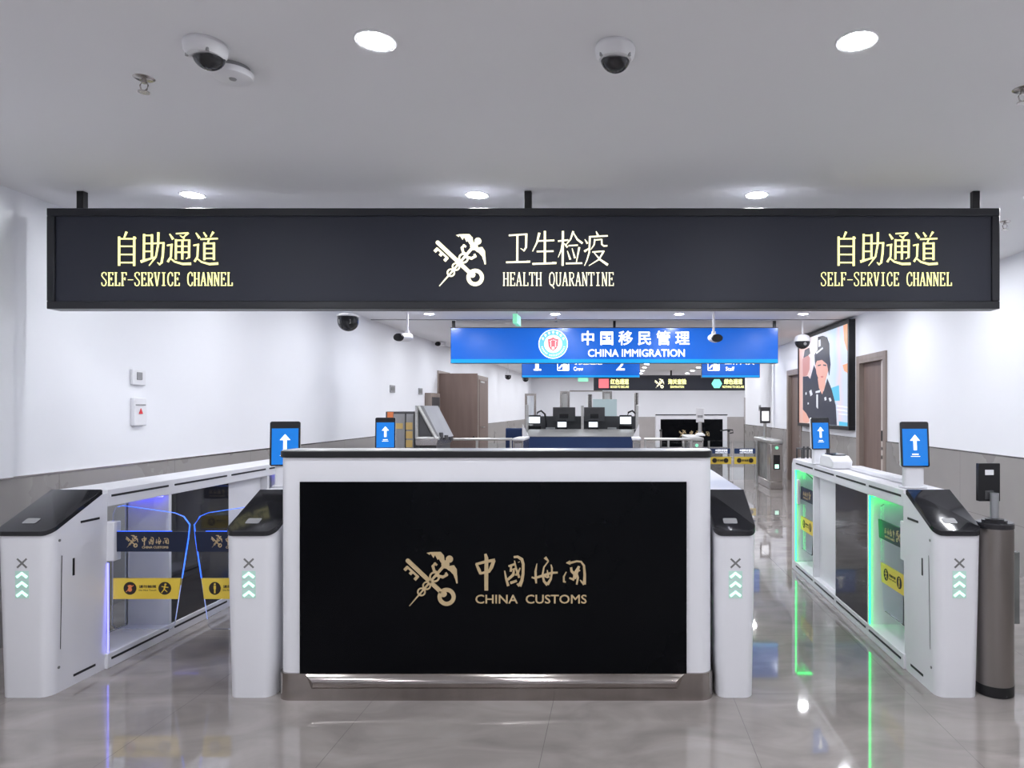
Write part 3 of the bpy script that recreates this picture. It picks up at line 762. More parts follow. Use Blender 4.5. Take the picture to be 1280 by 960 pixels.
# ------------------------------------------------------------------ big dark overhead sign
SY = 4.26
q = SY/F
sx0, sx1, sz0, sz1 = X(58, SY), X(1250, SY), Z(386, SY), Z(260, SY)
sm = (sx0+sx1)/2
sg = thing('overhead_sign', 'long dark hanging sign reading SELF-SERVICE CHANNEL and HEALTH QUARANTINE', 'sign', (sm, SY, sz0))
a, b = sx0-sm, sx1-sm
hh = sz1-sz0
fb = .048
mb = MB()
mb.box(a, b, 0, .11, 0, fb); mb.box(a, b, 0, .11, hh-fb, hh); mb.box(a, a+fb, 0, .11, fb, hh-fb); mb.box(b-fb, b, 0, .11, fb, hh-fb)
mb.build('frame', 'sign_frame', sg, bev=.004)
MB().box(a+fb, b-fb, .012, .10, fb, hh-fb).build('face_panel', 'sign_dark', sg)
for px in (95, 659, 1224):
    x = X(px, SY)-sm
    mb = MB(); mb.box(x-.022, x+.022, .03, .07, hh, CEIL-sz0-.0); mb.build('hanger_rod', 'black', sg, bev=.003)
T = front(0, .0115, -sz0)
U = lambda px: X(px, SY)-sm
V = lambda py: Z(py, SY)
for dx in (0, 901.5):
    song(T, SONG_A, U(120+dx), V(280), q/7.111, 'lettering', 'lit_yellow', sg)
    serif(T, 'SELF-SERVICE CHANNEL', U(124.5+dx), U(290.5+dx*.9995), V(357), V(340), 'lit_yellow', sg)
song(T, SONG_B, U(620), V(280), q/8, 'lettering', 'lit_cream', sg)
serif(T, 'HEALTH QUARANTINE', U(628), U(768), V(357), V(340), 'lit_cream', sg)
emblem(T, U(574), V(325), 66*q, 'lit_cream', sg)

# ------------------------------------------------------------------ downlights
def downlight(r=.062):
    t = thing('downlight', '', 'ceiling light', (0, 0, CEIL))
    MB().lathe([(r, -.004), (r+.012, -.006), (r+.016, -.002), (r+.016, 0), (r, 0)], 28).build('trim_ring', 'white_soft', t)
    mb = MB(); vs = [(r*math.cos(2*PI*k/28), -r*math.sin(2*PI*k/28), -.0045) for k in range(28)]; mb.bm.faces.new([mb.bm.verts.new(v) for v in vs])
    me = bpy.data.meshes.new('lens'); mb.bm.to_mesh(me); mb.bm.free(); me.materials.append(M['lens'])
    l = bpy.data.objects.new('lens', me); COL.objects.link(l); l.parent = t
    return t
colx = [-2.70, -.893, .883, 2.66]
rows = [2.54+1.83*k for k in range(15)]
rows = [-1.12, .71]+rows
side = ['leftmost', 'second from the left', 'second from the right', 'rightmost']
proto = downlight()
first = True
for r, y in enumerate(rows):
    for c, x in enumerate(colx):
        if y > 10 and False: continue
        if abs(y-2.54) < .01: lab = {1: 'large round ceiling downlight between the smoke detector and middle dome camera', 2: 'large round ceiling downlight at the upper right, nearest the viewer'}.get(c, 'round ceiling downlight of the near row beyond the picture edge')
        elif abs(y-4.37) < .01: lab = ['bright downlight just above the left SELF-SERVICE CHANNEL lettering', 'bright downlight above the sign beside its middle hanger rod', 'bright downlight above the sign left of the right SELF-SERVICE CHANNEL lettering', 'round downlight of the sign row against the right wall'][c]
        elif abs(y-9.86) < .05: lab = ['small downlight under the big sign, right of the hanging white camera', 'small downlight under the big sign above the round police emblem', 'small downlight under the big sign left of the white camera stem', 'small downlight above the white dome camera near the poster'][c]
        else: lab = 'unseen round downlight added to brighten the far right of the hall' if y > 5 else 'round ceiling downlight above the viewer'
        g_ = 'ceiling downlights'
        if first: o = proto; o.location = (x, y, CEIL); o['label'] = lab; o['group'] = g_; first = False
        else: o = dup(proto, (x, y, CEIL), lab, group=g_)
for y, xx in [(yy_, x_) for yy_ in (20.84, 22.67, 24.5, 26.33, 28.16) for x_ in (4.44, 6.22)]: dup(proto, (xx, y, CEIL), 'unseen round downlight added to brighten the far right of the hall', group='ceiling downlights')  # extra unseen lamps, added to brighten the back wall and wider hall

# ------------------------------------------------------------------ ceiling fittings
def dome_rings(r, n=8, flip=-1): return [(r*math.sin(PI/2*k/n), flip*r*math.cos(PI/2*k/n)) for k in range(n+1)]
def ceiling_dome(x, y, label, yaw=0.0, lean=.35):
    t = thing('dome_camera', label, 'security camera', (x, y, CEIL), yaw)
    MB().lathe([(.060, -.052), (.072, -.038), (.076, -.012), (.070, 0)], 32).build('housing', 'white_soft', t)
    rot = Matrix.Rotation(lean, 3, 'X')
    MB().lathe([(.056*math.sin(PI/2*k/8), -.042-.052*math.cos(PI/2*k/8)) for k in range(9)], 28, rot=rot).build('lens_dome', 'black_gloss', t)
    for sx in (-.052, .052): MB().cyl((sx, -.035, -.03), (sx, -.035, -.054), .006, 8).build('screw', 'grey_mid', t)
    return t
ceiling_dome(X(257, 2.56), 2.56, 'white ceiling dome camera overlapping the round smoke detector', -.35)
ceiling_dome(X(769, 2.58), 2.58, 'white ceiling dome camera at top centre, alone on the ceiling', 0)
sd = thing('smoke_detector', 'flat round white smoke detector beside the left dome camera', 'smoke detector', (X(291, 2.74), 2.74, CEIL))
MB().lathe([(.064, -.046), (.072, -.042), (.076, -.026), (.076, -.020)], 32).build('cover', 'white_soft', sd)
MB().lathe([(.062, -.020), (.062, 0)], 32).build('base_plate', 'grey_mid', sd)
MB().lathe([(.012, -.050), (.014, -.046)], 16).build('sensor', 'grey_mid', sd)
def sprinkler(x, y, label):
    t = thing('sprinkler', label, 'sprinkler', (x, y, CEIL))
    MB().lathe([(.030, -.006), (.040, 0)], 24).build('escutcheon', 'steel', t)
    mb = MB(); mb.cyl((0, 0, -.004), (0, 0, -.022), .009, 12)
    for sx in (-1, 1): mb.tube([(sx*.008, 0, -.015), (sx*.017, 0, -.03), (sx*.012, 0, -.046), (0, 0, -.054)], .003, 6)
    mb.build('yoke', 'steel', t)
    MB().lathe([(.022, -.060), (.022, -.056)], 16).build('deflector', 'steel', t)
    return t
sprinkler(X(180, 2.83), 2.83, 'steel ceiling sprinkler left of the smoke detector')
sprinkler(X(1278, 2.93), 2.93, 'steel ceiling sprinkler cut by the right picture edge')
sprinkler(X(1256, 5.0), 5.0, 'tiny ceiling sprinkler beyond the right end of the dark sign')
sprinkler(X(695, 10.3), 10.3, 'tiny ceiling sprinkler beneath the downlight over the police emblem')
sprinkler(X(770, 13.0), 13.0, 'tiny ceiling sprinkler in the gap between the blue number signs')

def pendant_dome(x, y, zc, r, label, white_top=True):
    """hanging dome: stem from the ceiling, cap, dark dome; zc = height of the dome rim"""
    t = thing('pendant_camera', label, 'security camera', (x, y, CEIL))
    z = zc-CEIL
    MB().lathe([(.05, -.012), (.055, 0)], 20).build('ceiling_flange', 'white_soft', t)
    if z+r*.9 < -.03: MB().cyl((0, 0, -.01), (0, 0, z+r*.5), .014, 12).build('stem', 'white_soft', t)
    if white_top: MB().lathe([(r*1.06, z), (r*1.06, z+r*.35), (r*.85, z+r*.75), (r*.35, z+r*1.0)], 28).build('cap', 'white_soft', t)
    else: MB().lathe([(r*1.05, z), (r*1.1, z+r*.12), (r*.6, z+r*.3)], 28).build('cap', 'white_soft', t)
    k0 = .0 if white_top else .5*r
    prof = [(r*math.sin(PI/2*k/8), z-k0-r*(1 if white_top else .95)*math.cos(PI/2*k/8)) for k in range(9)]
    if not white_top: prof.append((r, z))
    MB().lathe(prof, 28).build('lens_dome', 'black_gloss', t)
    if not white_top:
        for sx in (-1, 1):
            MB().tube([(sx*r*.55, -r*.86, z-r*.35), (sx*r*.55, -r*.80, z-r*.72), (sx*r*.3, -r*.78, z-r*.80)], r*.06, 6).build('infrared_lamp', 'steel_light', t)
    else:
        MB().cyl((.1*r, -.9*r, z-.35*r), (.12*r, -1.02*r, z-.4*r), r*.2, 12).build('camera_eye', 'grey_mid', t)
    return t
pendant_dome(X(435, 5.5), 5.5, Z(396, 5.5), .080, 'black dome camera hanging below the big dark sign at left', False)
pendant_dome(X(1003, 10.6), 10.6, Z(427, 10.6), .115, 'white-topped black dome camera hanging before the officers poster', True)
pendant_dome(X(635, 20), 20, Z(469, 20), .09, 'tiny black dome camera by the far left wall, below blue sign', False)
pendant_dome(X(657, 16.2), 16.2, Z(472, 16.2), .07, 'tiny black dome camera hanging under the corner of the number sign', False)
def bullet(x, y, zc, label, yaw=0, s=1.0):
    t = thing('bullet_camera', label, 'security camera', (x, y, CEIL), yaw)
    z = zc-CEIL
    MB().lathe([(.055*s, -.012), (.06*s, 0)], 20).build('ceiling_flange', 'white_soft', t)
    MB().cyl((0, .04, -.0), (0, .04, z+.08*s), .016*s, 12).build('stem', 'white_soft', t)
    mb = MB(); mb.cyl((0, .04, z+.10*s), (0, .04, z+.05*s), .03*s, 14); mb.build('joint', 'white_soft', t)
    rg = lambda y_, rx, rz, dz=0: [(rx*math.cos(2*PI*k/24), y_, z+dz+rz*math.sin(2*PI*k/24)) for k in range(24)]
    mb = MB(); mb.loft([rg(-.14*s, .078*s, .055*s, -.01*s), rg(-.02*s, .085*s, .062*s), rg(.06*s, .08*s, .06*s, .01*s), rg(.10*s, .05*s, .04*s, .01*s)]); mb.build('housing', 'white_soft', t)
    mb = MB(); mb.loft([rg(-.17*s, .074*s, .052*s, -.01*s), rg(-.14*s, .080*s, .056*s, -.01*s)]); mb.build('lens_face', 'lens_black', t)
    mb = MB(); mb.cyl((0, -.17*s, z-.01*s), (0, -.176*s, z-.01*s), .026*s, 16); mb.build('lens', 'lens_black', t)
    return t
bullet(X(507, 9.6), 9.6, Z(422, 9.6), 'white bullet camera on a ceiling stem against the left wall', -.35)
bullet(X(893, 9.6), 9.6, Z(423, 9.6), 'white bullet camera on a ceiling stem before the CHINA IMMIGRATION sign', .12)
bullet(X(552, 14.0), 14.0, Z(430, 14.0), 'tiny bullet camera beside the left end of the blue sign', -.4, .8)

ex = thing('exit_sign', 'edge-on glass exit sign hanging left of the police emblem', 'exit sign', (X(646, 9.5), 9.5, CEIL))
MB().cyl((0, 0, 0), (0, 0, -.09), .006, 8).build('hanger', 'steel', ex)
MB().box(-.03, .03, -.18, .18, -.20, -.07).build('panel', 'exit_green', ex, bev=.004)
ex2 = thing('exit_sign', 'small green exit sign hanging below the blue number sign', 'exit sign', (X(729, 22.0), 22.0, CEIL))
MB().box(-.16, .16, -.02, .02, Z(477, 22)-CEIL, Z(472, 22)-CEIL).build('panel', 'exit_green', ex2)
MB().cyl((-.1, 0, 0), (-.1, 0, Z(473, 22)-CEIL), .008, 8).build('hanger', 'steel', ex2)
MB().cyl((.1, 0, 0), (.1, 0, Z(473, 22)-CEIL), .008, 8).build('hanger', 'steel', ex2)

# ------------------------------------------------------------------ blue immigration sign
IY = 10.6
q = IY/F
ix0, ix1, iz0, iz1 = X(563, IY), X(973, IY), Z(454, IY), Z(409, IY)
im = (ix0+ix1)/2
ig = thing('hanging_sign', 'bright blue hanging sign reading CHINA IMMIGRATION with round emblem', 'sign', (im, IY, iz0))
a, b, hh = ix0-im, ix1-im, iz1-iz0
MB().box(a, b, .01, .14, 0, hh).build('casing', 'grey_dark', ig, bev=.004)
MB().box(a+.008, b-.008, 0, .01, .008+.055, hh-.014).build('face_panel', 'blue_sign', ig)
MB().box(a+.008, b-.008, 0, .01, .006, .006+.057).build('cyan_strip', 'cyan_sign', ig)
for px in (566, 768, 969):
    x = X(px, IY)-im
    MB().box(x-.02, x+.02, .03, .08, hh, CEIL-iz0).build('hanger_rod', 'black', ig)
T = front(0, -.001, -iz0)
U = lambda px: X(px, IY)-im
V = lambda py: Z(py, IY)
text(T, '中 国 移 民 管 理', U(727), U(862), V(431.5), V(413.5), 'lit_white', ig, bold=.02)
text(T, 'CHINA IMMIGRATION', U(735), U(856), V(446), V(436.5), 'lit_white', ig, bold=.016)
ec, er = (U(691.5), V(430)), 18.3*q
em = Draw(T, .004); em.disc(ec, er, 40); em = em.build('round_emblem', 'lit_white', ig)
def edraw(fn, m, th, nm):
    d = Draw(T, th); fn(d); d.build(nm, m, em)
edraw(lambda d: d.ring(ec, er*.78, er*.34, 32), 'lightblue', .006, 'blue_ring')
def chars(d):
    for k in range(7):
        a = PI*.15+PI*.70*k/6
        c = (ec[0]+er*.78*math.cos(a), ec[1]+er*.78*math.sin(a))
        d.stroke([(c[0]-er*.07, c[1]), (c[0]+er*.07, c[1])], er*.04); d.stroke([(c[0], c[1]-er*.09), (c[0], c[1]+er*.09)], er*.05); d.stroke([(c[0]-er*.07, c[1]+er*.06), (c[0]+er*.07, c[1]+er*.06)], er*.04)
    for k in range(19):
        a = PI*1.08+PI*.84*k/18
        if k == 6: continue
        c = Vector((math.cos(a), math.sin(a)))
        d.stroke([tuple(Vector(ec)+c*er*.73), tuple(Vector(ec)+c*er*.84)], er*.045)
edraw(chars, 'lit_white', .008, 'rim_lettering')
sh = lambda s_: [(ec[0]+u*er*s_, ec[1]+v*er*s_) for u, v in [(-.36, .36), (-.2, .36), (0, .46), (.2, .36), (.36, .36), (.34, -.1), (.2, -.36), (0, -.46), (-.2, -.36), (-.34, -.1)]]
def shield(d):
    d.poly(sh(1.0))
edraw(shield, 'emblem_red', .007, 'shield')
def inner(d):
    d.stroke([(ec[0]-er*.16, ec[1]-er*.2), (ec[0]-er*.16, ec[1]+er*.15)], er*.04); d.stroke([(ec[0]+er*.16, ec[1]-er*.2), (ec[0]+er*.16, ec[1]+er*.15)], er*.04)
    d.disc((ec[0], ec[1]-er*.28), er*.09, 14)
    for k in range(5):
        a = PI*(.15+.7*k/4); d.disc((ec[0]+er*.22*math.cos(a), ec[1]+er*(.12+.15*math.sin(a))), er*.03, 6)
    d.ring(ec, er*.55, er*.05, 20, PI*1.02, PI*1.98)
edraw(inner, 'lit_white', .009, 'shield_figure')

# number signs further back
def number_sign(px0, px1, label, items, rods):
    y = 15.4
    x0, x1, z0, z1 = X(px0, y), X(px1, y), Z(472, y), Z(443, y)
    m_ = (x0+x1)/2
    g = thing('number_sign', label, 'sign', (m_, y, z0), 0, 'blue number signs over the passport booths')
    MB().box(x0-m_, x1-m_, .01, .12, 0, z1-z0).build('casing', 'grey_dark', g)
    MB().box(x0-m_+.01, x1-m_-.01, 0, .01, .05, z1-z0-.01).build('face_panel', 'blue_sign', g)
    MB().box(x0-m_+.01, x1-m_-.01, 0, .01, .008, .05).build('cyan_strip', 'cyan_sign', g)
    T = front(0, -.001, -z0)
    for s_, a, b, y0, y1 in items:
        if s_ == '#':
            d = Draw(T, .003)
            u0, u1, v0, v1 = X(a, y)-m_, X(b, y)-m_, Z(y0, y), Z(y1, y)
            for P_, Q_ in (((u0, v0), (u1, v0)), ((u1, v0), (u1, v1)), ((u1, v1), (u0, v1)), ((u0, v1), (u0, v0))): d.stroke([P_, Q_], .018)
            um, vm = (u0+u1)/2, (v0+v1)/2
            d.disc((um-.03, vm+.08), .035, 12); d.poly([(um-.02, v0+.02), (u1-.02, v0+.02), (u1-.02, vm), (um, vm+.05)]); d.stroke([(u0+.03, v0+.04), (um-.02, vm)], .035)
            d.build('pictogram', 'lit_white', g)
        else:
            text(T, s_, X(a, y)-m_, X(b, y)-m_, Z(y0, y), Z(y1, y), 'lit_white', g, bold=.012)
    for px in rods:
        MB().box(X(px, y)-m_-.015, X(px, y)-m_+.015, .03, .07, z1-z0, CEIL-z0).build('hanger_rod', 'black', g)
number_sign(652, 800, 'blue number sign with 1, 2 and Crew under the immigration sign', [('1', 669, 673.5, 463, 448), ('-', 667, 676.5, 463.2, 461), ('#', 697, 711, 463, 449), ('机组通道', 717, 753, 456, 447), ('Crew', 717, 729, 463.5, 458.5), ('2', 770, 781, 463, 448)], (670, 785))
number_sign(877, 950, 'blue number sign marked Staff at the right, under the immigration sign', [('#', 885, 899, 463, 449), ('工作人员', 906, 943, 456, 447), ('Staff', 907, 918, 463.5, 458.5)], (890, 940))

# dark channel sign at the far end
y = 24.3
x0, x1, z0, z1 = X(742, y), X(931, y)+.3, Z(488, y), Z(469, y)
m_ = (x0+x1)/2
g = thing('channel_sign', 'far dark hanging sign with a red square and green hexagon', 'sign', (m_, y, z0))
MB().box(x0-m_, x1-m_, .01, .12, 0, z1-z0).build('casing', 'sign_frame', g)
MB().box(x0-m_+.03, x1-m_-.03, 0, .01, .03, z1-z0-.03).build('face_panel', 'sign_dark', g)
T = front(0, -.001, -z0)
U = lambda px: X(px, y)-m_
V = lambda py: Z(py, y)
rect(T, U(748.5), U(761), V(485), V(473.5), 'lit_red', g, 'red_square', .004)
d = Draw(T, .004); d.poly([(U(896)+6.6*y/F*math.cos(PI/3*k), V(479.5)+6.4*y/F*math.sin(PI/3*k)) for k in range(6)]); d.build('green_hexagon', 'lit_green', g)
text(T, '红色通道', U(763), U(786), V(480.5), V(473.5), 'lit_yellow', g, bold=.04)
text(T, 'GOODS TO DECLARE', U(763), U(786), V(485), V(482), 'lit_yellow', g, bold=.03)
text(T, '海关查验', U(835), U(858), V(480.5), V(473.5), 'lit_yellow', g, bold=.04)
text(T, 'EXAMINATION', U(838), U(855), V(485), V(482), 'lit_yellow', g, bold=.03)
text(T, '绿色通道', U(905), U(928), V(480.5), V(473.5), 'lit_yellow', g, bold=.04)
text(T, 'NOTHING TO DECLARE', U(903), U(930), V(485), V(482), 'lit_yellow', g, bold=.03)
emblem(T, U(824), V(479.5), 12*y/F, 'lit_cream', g, th=.004)
for px in (760, 839): MB().box(U(px)-.03, U(px)+.03, .03, .08, z1-z0, CEIL-z0).build('hanger_rod', 'black', g)

# ------------------------------------------------------------------ lit poster on the right wall
py0, py1, pz0, pz1 = 10.12, 13.0, 1.13, 2.775
pxw = XR
pg = thing('light_box_poster', 'large lit poster of uniformed officers between the two right wall doors', 'poster', (pxw, (py0+py1)/2, pz0))
ym = (py0+py1)/2
mb = MB(); a, b = py0-ym, py1-ym; hh = pz1-pz0
mb.box(-.10, 0, a, b, 0, .06); mb.box(-.10, 0, a, b, hh-.06, hh); mb.box(-.10, 0, a, a+.06, .06, hh-.06); mb.box(-.10, 0, b-.06, b, .06, hh-.06)
mb.build('frame', 'black', pg, bev=.004)
gm = mat('poster picture ground', (.2, .2, .2), .35, emit=(.8, .85, 1), estr=.8)
nt = gm.node_tree; bs = nt.nodes['Principled BSDF']
tc = nt.nodes.new('ShaderNodeTexCoord'); sp = nt.nodes.new('ShaderNodeSeparateXYZ'); mr = nt.nodes.new('ShaderNodeMapRange'); cr = nt.nodes.new('ShaderNodeValToRGB')
nz = nt.nodes.new('ShaderNodeTexNoise'); nz.inputs['Scale'].default_value = 1.2; ad = nt.nodes.new('ShaderNodeMath'); ad.operation = 'MULTIPLY_ADD'; ad.inputs[1].default_value = .18
mr.inputs['From Min'].default_value = 1.4; mr.inputs['From Max'].default_value = -1.4
nt.links.new(tc.outputs['Object'], sp.inputs[0]); nt.links.new(sp.outputs['Y'], mr.inputs[0]); nt.links.new(tc.outputs['Object'], nz.inputs['Vector'])
nt.links.new(nz.outputs[0], ad.inputs[0]); nt.links.new(mr.outputs[0], ad.inputs[2]); nt.links.new(ad.outputs[0], cr.inputs[0])
els = cr.color_ramp.elements
els[0].position = .08; els[0].color = (.75, .32, .24, 1)
els[1].position = 1.0; els[1].color = (.62, .72, .95, 1)
for p_, c_ in ((.28, (.85, .55, .48)), (.42, (.9, .88, .98)), (.65, (.85, .9, 1)), (.85, (.55, .75, .98)), (.93, (.80, .66, .74))):
    e = els.new(p_); e.color = (*c_, 1)
nt.links.new(cr.outputs[0], bs.inputs['Emission Color'])
MB().box(-.085, -.01, a+.055, b-.055, .055, hh-.055).build('picture', gm, pg)
PXX = XR-.09
def PT(cx, cy, w):
    x_, y_ = 980+cx/5.05, 390+cy/5.05
    d_ = PXX*F/(x_-VX)
    return Vector((-.0855-w, max(a+.06, min(b-.06, d_-ym)), max(.062, min(hh-.062, H+(VY-y_)*d_/F-pz0))))
def pshape(nm, m, polys, th):
    d = Draw(PT, th)
    for p_ in polys: d.poly(p_)
    return d.build(nm, m, pg)
CO = {k: flatlit('poster '+k, c, .85) for k, c in dict(skin=(.80, .42, .34), skin_dark=(.62, .28, .24), uniform=(.018, .022, .045), cap=(.012, .012, .022), silver=(.75, .78, .85), cyan=(.1, .55, .8), orange=(.9, .4, .2), white=(.95, .97, 1), lip=(.6, .15, .15), blue=(.3, .5, .9)).items()}
pshape('picture_sky', CO['cyan'], [[(295, 480), (345, 462), (350, 560), (318, 560)]], .001)
pshape('picture_sky', CO['cyan'], [[(345, 690), (420, 700), (420, 730), (345, 725)]], .001)
pshape('picture_flame', CO['orange'], [[(372, 85), (424, 62), (424, 250), (395, 240), (378, 180)], [(368, 335), (424, 318), (424, 385), (378, 372)]], .001)
pshape('second_officer_face', CO['skin_dark'], [[(116, 300), (140, 255), (162, 290), (160, 360), (145, 400), (118, 410)]], .001)
pshape('second_officer_cap', CO['cap'], [[(122, 290), (130, 240), (158, 225), (164, 262), (150, 275)]], .002)
pshape('officer_uniform', CO['uniform'], [[(118, 408), (150, 405), (170, 430), (165, 700), (118, 620)], [(165, 420), (188, 335), (208, 380), (225, 490), (250, 500), (272, 420), (300, 490), (325, 590), (332, 740), (165, 702)]], .002)
pshape('officer_neck', CO['skin'], [[(212, 420), (262, 400), (258, 470), (240, 520), (220, 480)]], .003)
pshape('officer_face', CO['skin'], [[(203, 300), (240, 296), (276, 312), (277, 370), (262, 430), (242, 452), (222, 436), (205, 390), (198, 340)]], .004)
pshape('officer_hair', CO['cap'], [[(192, 268), (286, 268), (292, 330), (284, 400), (272, 330), (240, 302), (208, 308), (196, 335)]], .005)
pshape('officer_cap', CO['cap'], [[(214, 158), (244, 150), (270, 160), (284, 200), (286, 285), (240, 275), (196, 285), (196, 262), (212, 240)]], .006)
pshape('cap_badge', CO['silver'], [[(202, 255), (245, 222), (247, 232), (206, 266)], [(218, 178), (232, 172), (232, 215), (218, 222)]], .007)
pshape('officer_features', CO['cap'], [[(214, 335), (232, 331), (232, 338), (214, 342)], [(248, 331), (266, 333), (266, 341), (248, 338)]], .007)
pshape('officer_lips', CO['lip'], [[(230, 408), (240, 404), (250, 408), (240, 415)]], .007)
pshape('uniform_badges', CO['silver'], [[(160, 500), (172, 490), (180, 520), (168, 532)], [(200, 500), (230, 492), (226, 508), (200, 512)], [(205, 520), (214, 520), (214, 610), (205, 600)], [(255, 540), (265, 535), (268, 555), (258, 560)], [(282, 545), (292, 540), (300, 560), (290, 566)], [(135, 510), (141, 505), (143, 520), (137, 524)], [(150, 572), (156, 570), (156, 582), (150, 584)]], .007)
pshape('officer_hand', CO['skin'], [[(118, 615), (140, 640), (165, 690), (140, 700), (118, 690)]], .003)
pshape('picture_writing', CO['white'], [[(332, 588), (420, 600), (420, 607), (332, 596)], [(332, 612), (400, 622), (400, 630), (332, 620)], [(345, 640), (420, 648), (420, 654), (345, 646)]], .003)

# ------------------------------------------------------------------ left wall fittings
def wx(px): return XL*F/(px-VX)
y = wx(171)
al = thing('fire_alarm_plate', 'small white wall plate with red triangle, the lower of two', 'wall plate', (XL, y, 1.32))
MB().box(0, .03, -.07, .07, 0, .215).build('plate', 'white_soft', al, bev=.004)
mb = MB(); mb.prism([(-.022, .09), (.022, .09), (0, .135)], lambda u, v: (.031, u, v), lambda u, v: (.034, u, v)); mb.build('warning_triangle', 'red', al)
MB().box(.03, .033, -.055, .055, .155, .165).build('slot_line', 'grey_mid', al)
tm = thing('thermostat', 'small pale wall switch above the plate with red triangle', 'wall switch', (XL, y, 1.635))
MB().box(0, .02, -.075, .075, 0, .12).build('plate', 'white_soft', tm, bev=.004)
MB().box(.02, .026, -.03, .03, .04, .10).build('key', 'grey_mid', tm, bev=.003)
for px, z0, h_, lab in ((490, 1.72, .12, 'tiny grey switch plate on left wall above the baggage cabinet'), (525, 1.72, .12, 'tiny grey switch plate on left wall near the open brown door')):
    yy = wx(px); tt = thing('switch_plate', lab, 'wall switch', (XL, yy, z0))
    MB().box(0, .015, -.12, .12, 0, h_).build('plate', 'grey_mid', tt)
    MB().box(.015, .02, -.08, .08, .03, h_-.03).build('key', 'grey_mark', tt)
yy = wx(537)
fc = thing('wall_cabinet', 'narrow brown framed cabinet on left wall before the open door', 'cabinet', (XL, yy, 0))
MB().box(0, .12, -.35, .35, .0, 1.76).build('body', 'brown_frame', fc, bev=.006)
MB().box(.12, .13, -.27, .27, .1, 1.68).build('door', 'grey_dark', fc)
yy = wx(970) if False else 18.0
sw = thing('switch_plate', 'tiny switch plate on right wall above the distant turnstile', 'wall switch', (XR, 16.9*1.0, 1.25+.15))
MB().box(-.015, 0, -.1, .1, 0, .14).build('plate', 'grey_mid', sw)
MB().box(-.02, -.015, -.06, .06, .04, .10).build('key', 'grey_dark', sw)

# ------------------------------------------------------------------ baggage machines at left
y = 9.0
bc = thing('baggage_cabinet', 'dark grey cabinet with yellow labels left of the open brown door', 'cabinet', ((X(482, y)+X(519, y))/2, y, 0))
w2 = (X(519, y)-X(482, y))/2
MB().box(-w2, w2, 0, .8, 0, Z(514.5, y)).build('body', 'grey_dark', bc, bev=.008)
zt_ = Z(515.5, y)
for u0, u1 in ((-w2+.1, .06), (.08, w2-.02)):
    MB().box(u0, u1, -.012, 0, .1, zt_-.02).build('door_panel', 'grey_mid' if u0 > 0 else 'grey_mid', bc, bev=.003)
for k in range(3):
    z1_ = Z(528+k*11, y)
    MB().box(X(508, y)-bc.location.x, X(516, y)-bc.location.x, -.018, -.012, z1_-.095, z1_).build('label_plate', 'ochre', bc)
MB().box(X(495, y)-bc.location.x, X(504, y)-bc.location.x, -.018, -.012, Z(536, y), Z(529, y)).build('label_plate', 'ochre', bc)
MB().box(X(485, y)-bc.location.x, X(492, y)-bc.location.x, -.03, -.0, Z(523, y), Z(515, y)).build('warning_light', 'orange', bc)
y = 8.6
xm = MB()
sr = thing('inclined_conveyor', 'steel framed sloping conveyor hood right of the dark labelled cabinet', 'conveyor', (X(535, y), y, 0))
ox = X(535, y)
C = lambda px, py: (X(px, y)-ox, Z(py, y))
zs = [C(520, 508), C(527, 508), C(552, 547), C(520, 547)]
def frame_prism(poly, y0, y1, m, nm):
    mb = MB(); mb.prism(poly, lambda u, v: (u, y0, v), lambda u, v: (u, y1, v)); return mb.build(nm, m, sr)
frame_prism([C(520, 507), C(528, 507), C(549, 548), C(520, 548)], .03, .75, 'grey_mid', 'hood')
frame_prism([C(524, 515), C(540, 546), C(524, 546)], .0, .03, 'grey_dark', 'window')
for P_, Q_ in ((C(521, 507), C(521, 548)), (C(523, 508), C(545, 548)), (C(520, 548), C(549, 548))):
    mb = MB(); mb.cyl((P_[0], 0, P_[1]), (Q_[0], 0, Q_[1]), .022, 10); mb.build('frame_rail', 'steel_light', sr)
mb = MB(); mb.prism([C(520, 550), C(548, 548), C(546, 557), C(520, 557)], lambda u, v: (u, -.02, v), lambda u, v: (u, .75, v)); mb.build('belt_housing', 'steel', sr, bev=.006)
MB().box(C(524, 0)[0], C(545, 0)[0], .02, .72, 0, C(0, 557)[1]).build('pedestal', 'grey_dark', sr)
for k in range(3):
    mb = MB(); mb.cyl((C(549+k*1.5, 0)[0], .1+.2*k, Z(541+4*k, y)), (C(549+k*1.5, 0)[0], .1+.2*k, Z(549+2*k, y)), .025, 10); mb.build('roller', 'grey_dark', sr)

# ------------------------------------------------------------------ railings and passport booths
def railing(px0, px1, y, zr, label, n=3):
    x0, x1 = X(px0, y), X(px1, y)
    t = thing('glass_railing', label, 'railing', ((x0+x1)/2, y, 0))
    a, b = x0-t.location.x, x1-t.location.x
    mb = MB(); mb.cyl((a, 0, zr), (b, 0, zr), .022, 12); mb.build('handrail', 'steel_light', t)
    for k in range(n):
        x = a+.02+(b-a-.04)*k/(n-1)
        MB().cyl((x, 0, 0), (x, 0, zr-.01), .018, 12).build('rail_post', 'steel_light', t)
    for k in range(n-1):
        u0, u1 = a+.05+(b-a-.04)*k/(n-1), a-.01+(b-a-.04)*(k+1)/(n-1)
        MB().box(u0, u1, -.005, .005, .12, zr-.06).build('glass_panel', 'glass', t)
    return t
railing(552, 640, 11.2, Z(549, 11.2), 'low glass railing with steel rail before the brown doors')
railing(805, 866, 11.2, Z(549, 11.2), 'low glass railing with steel rail before the far black desk')
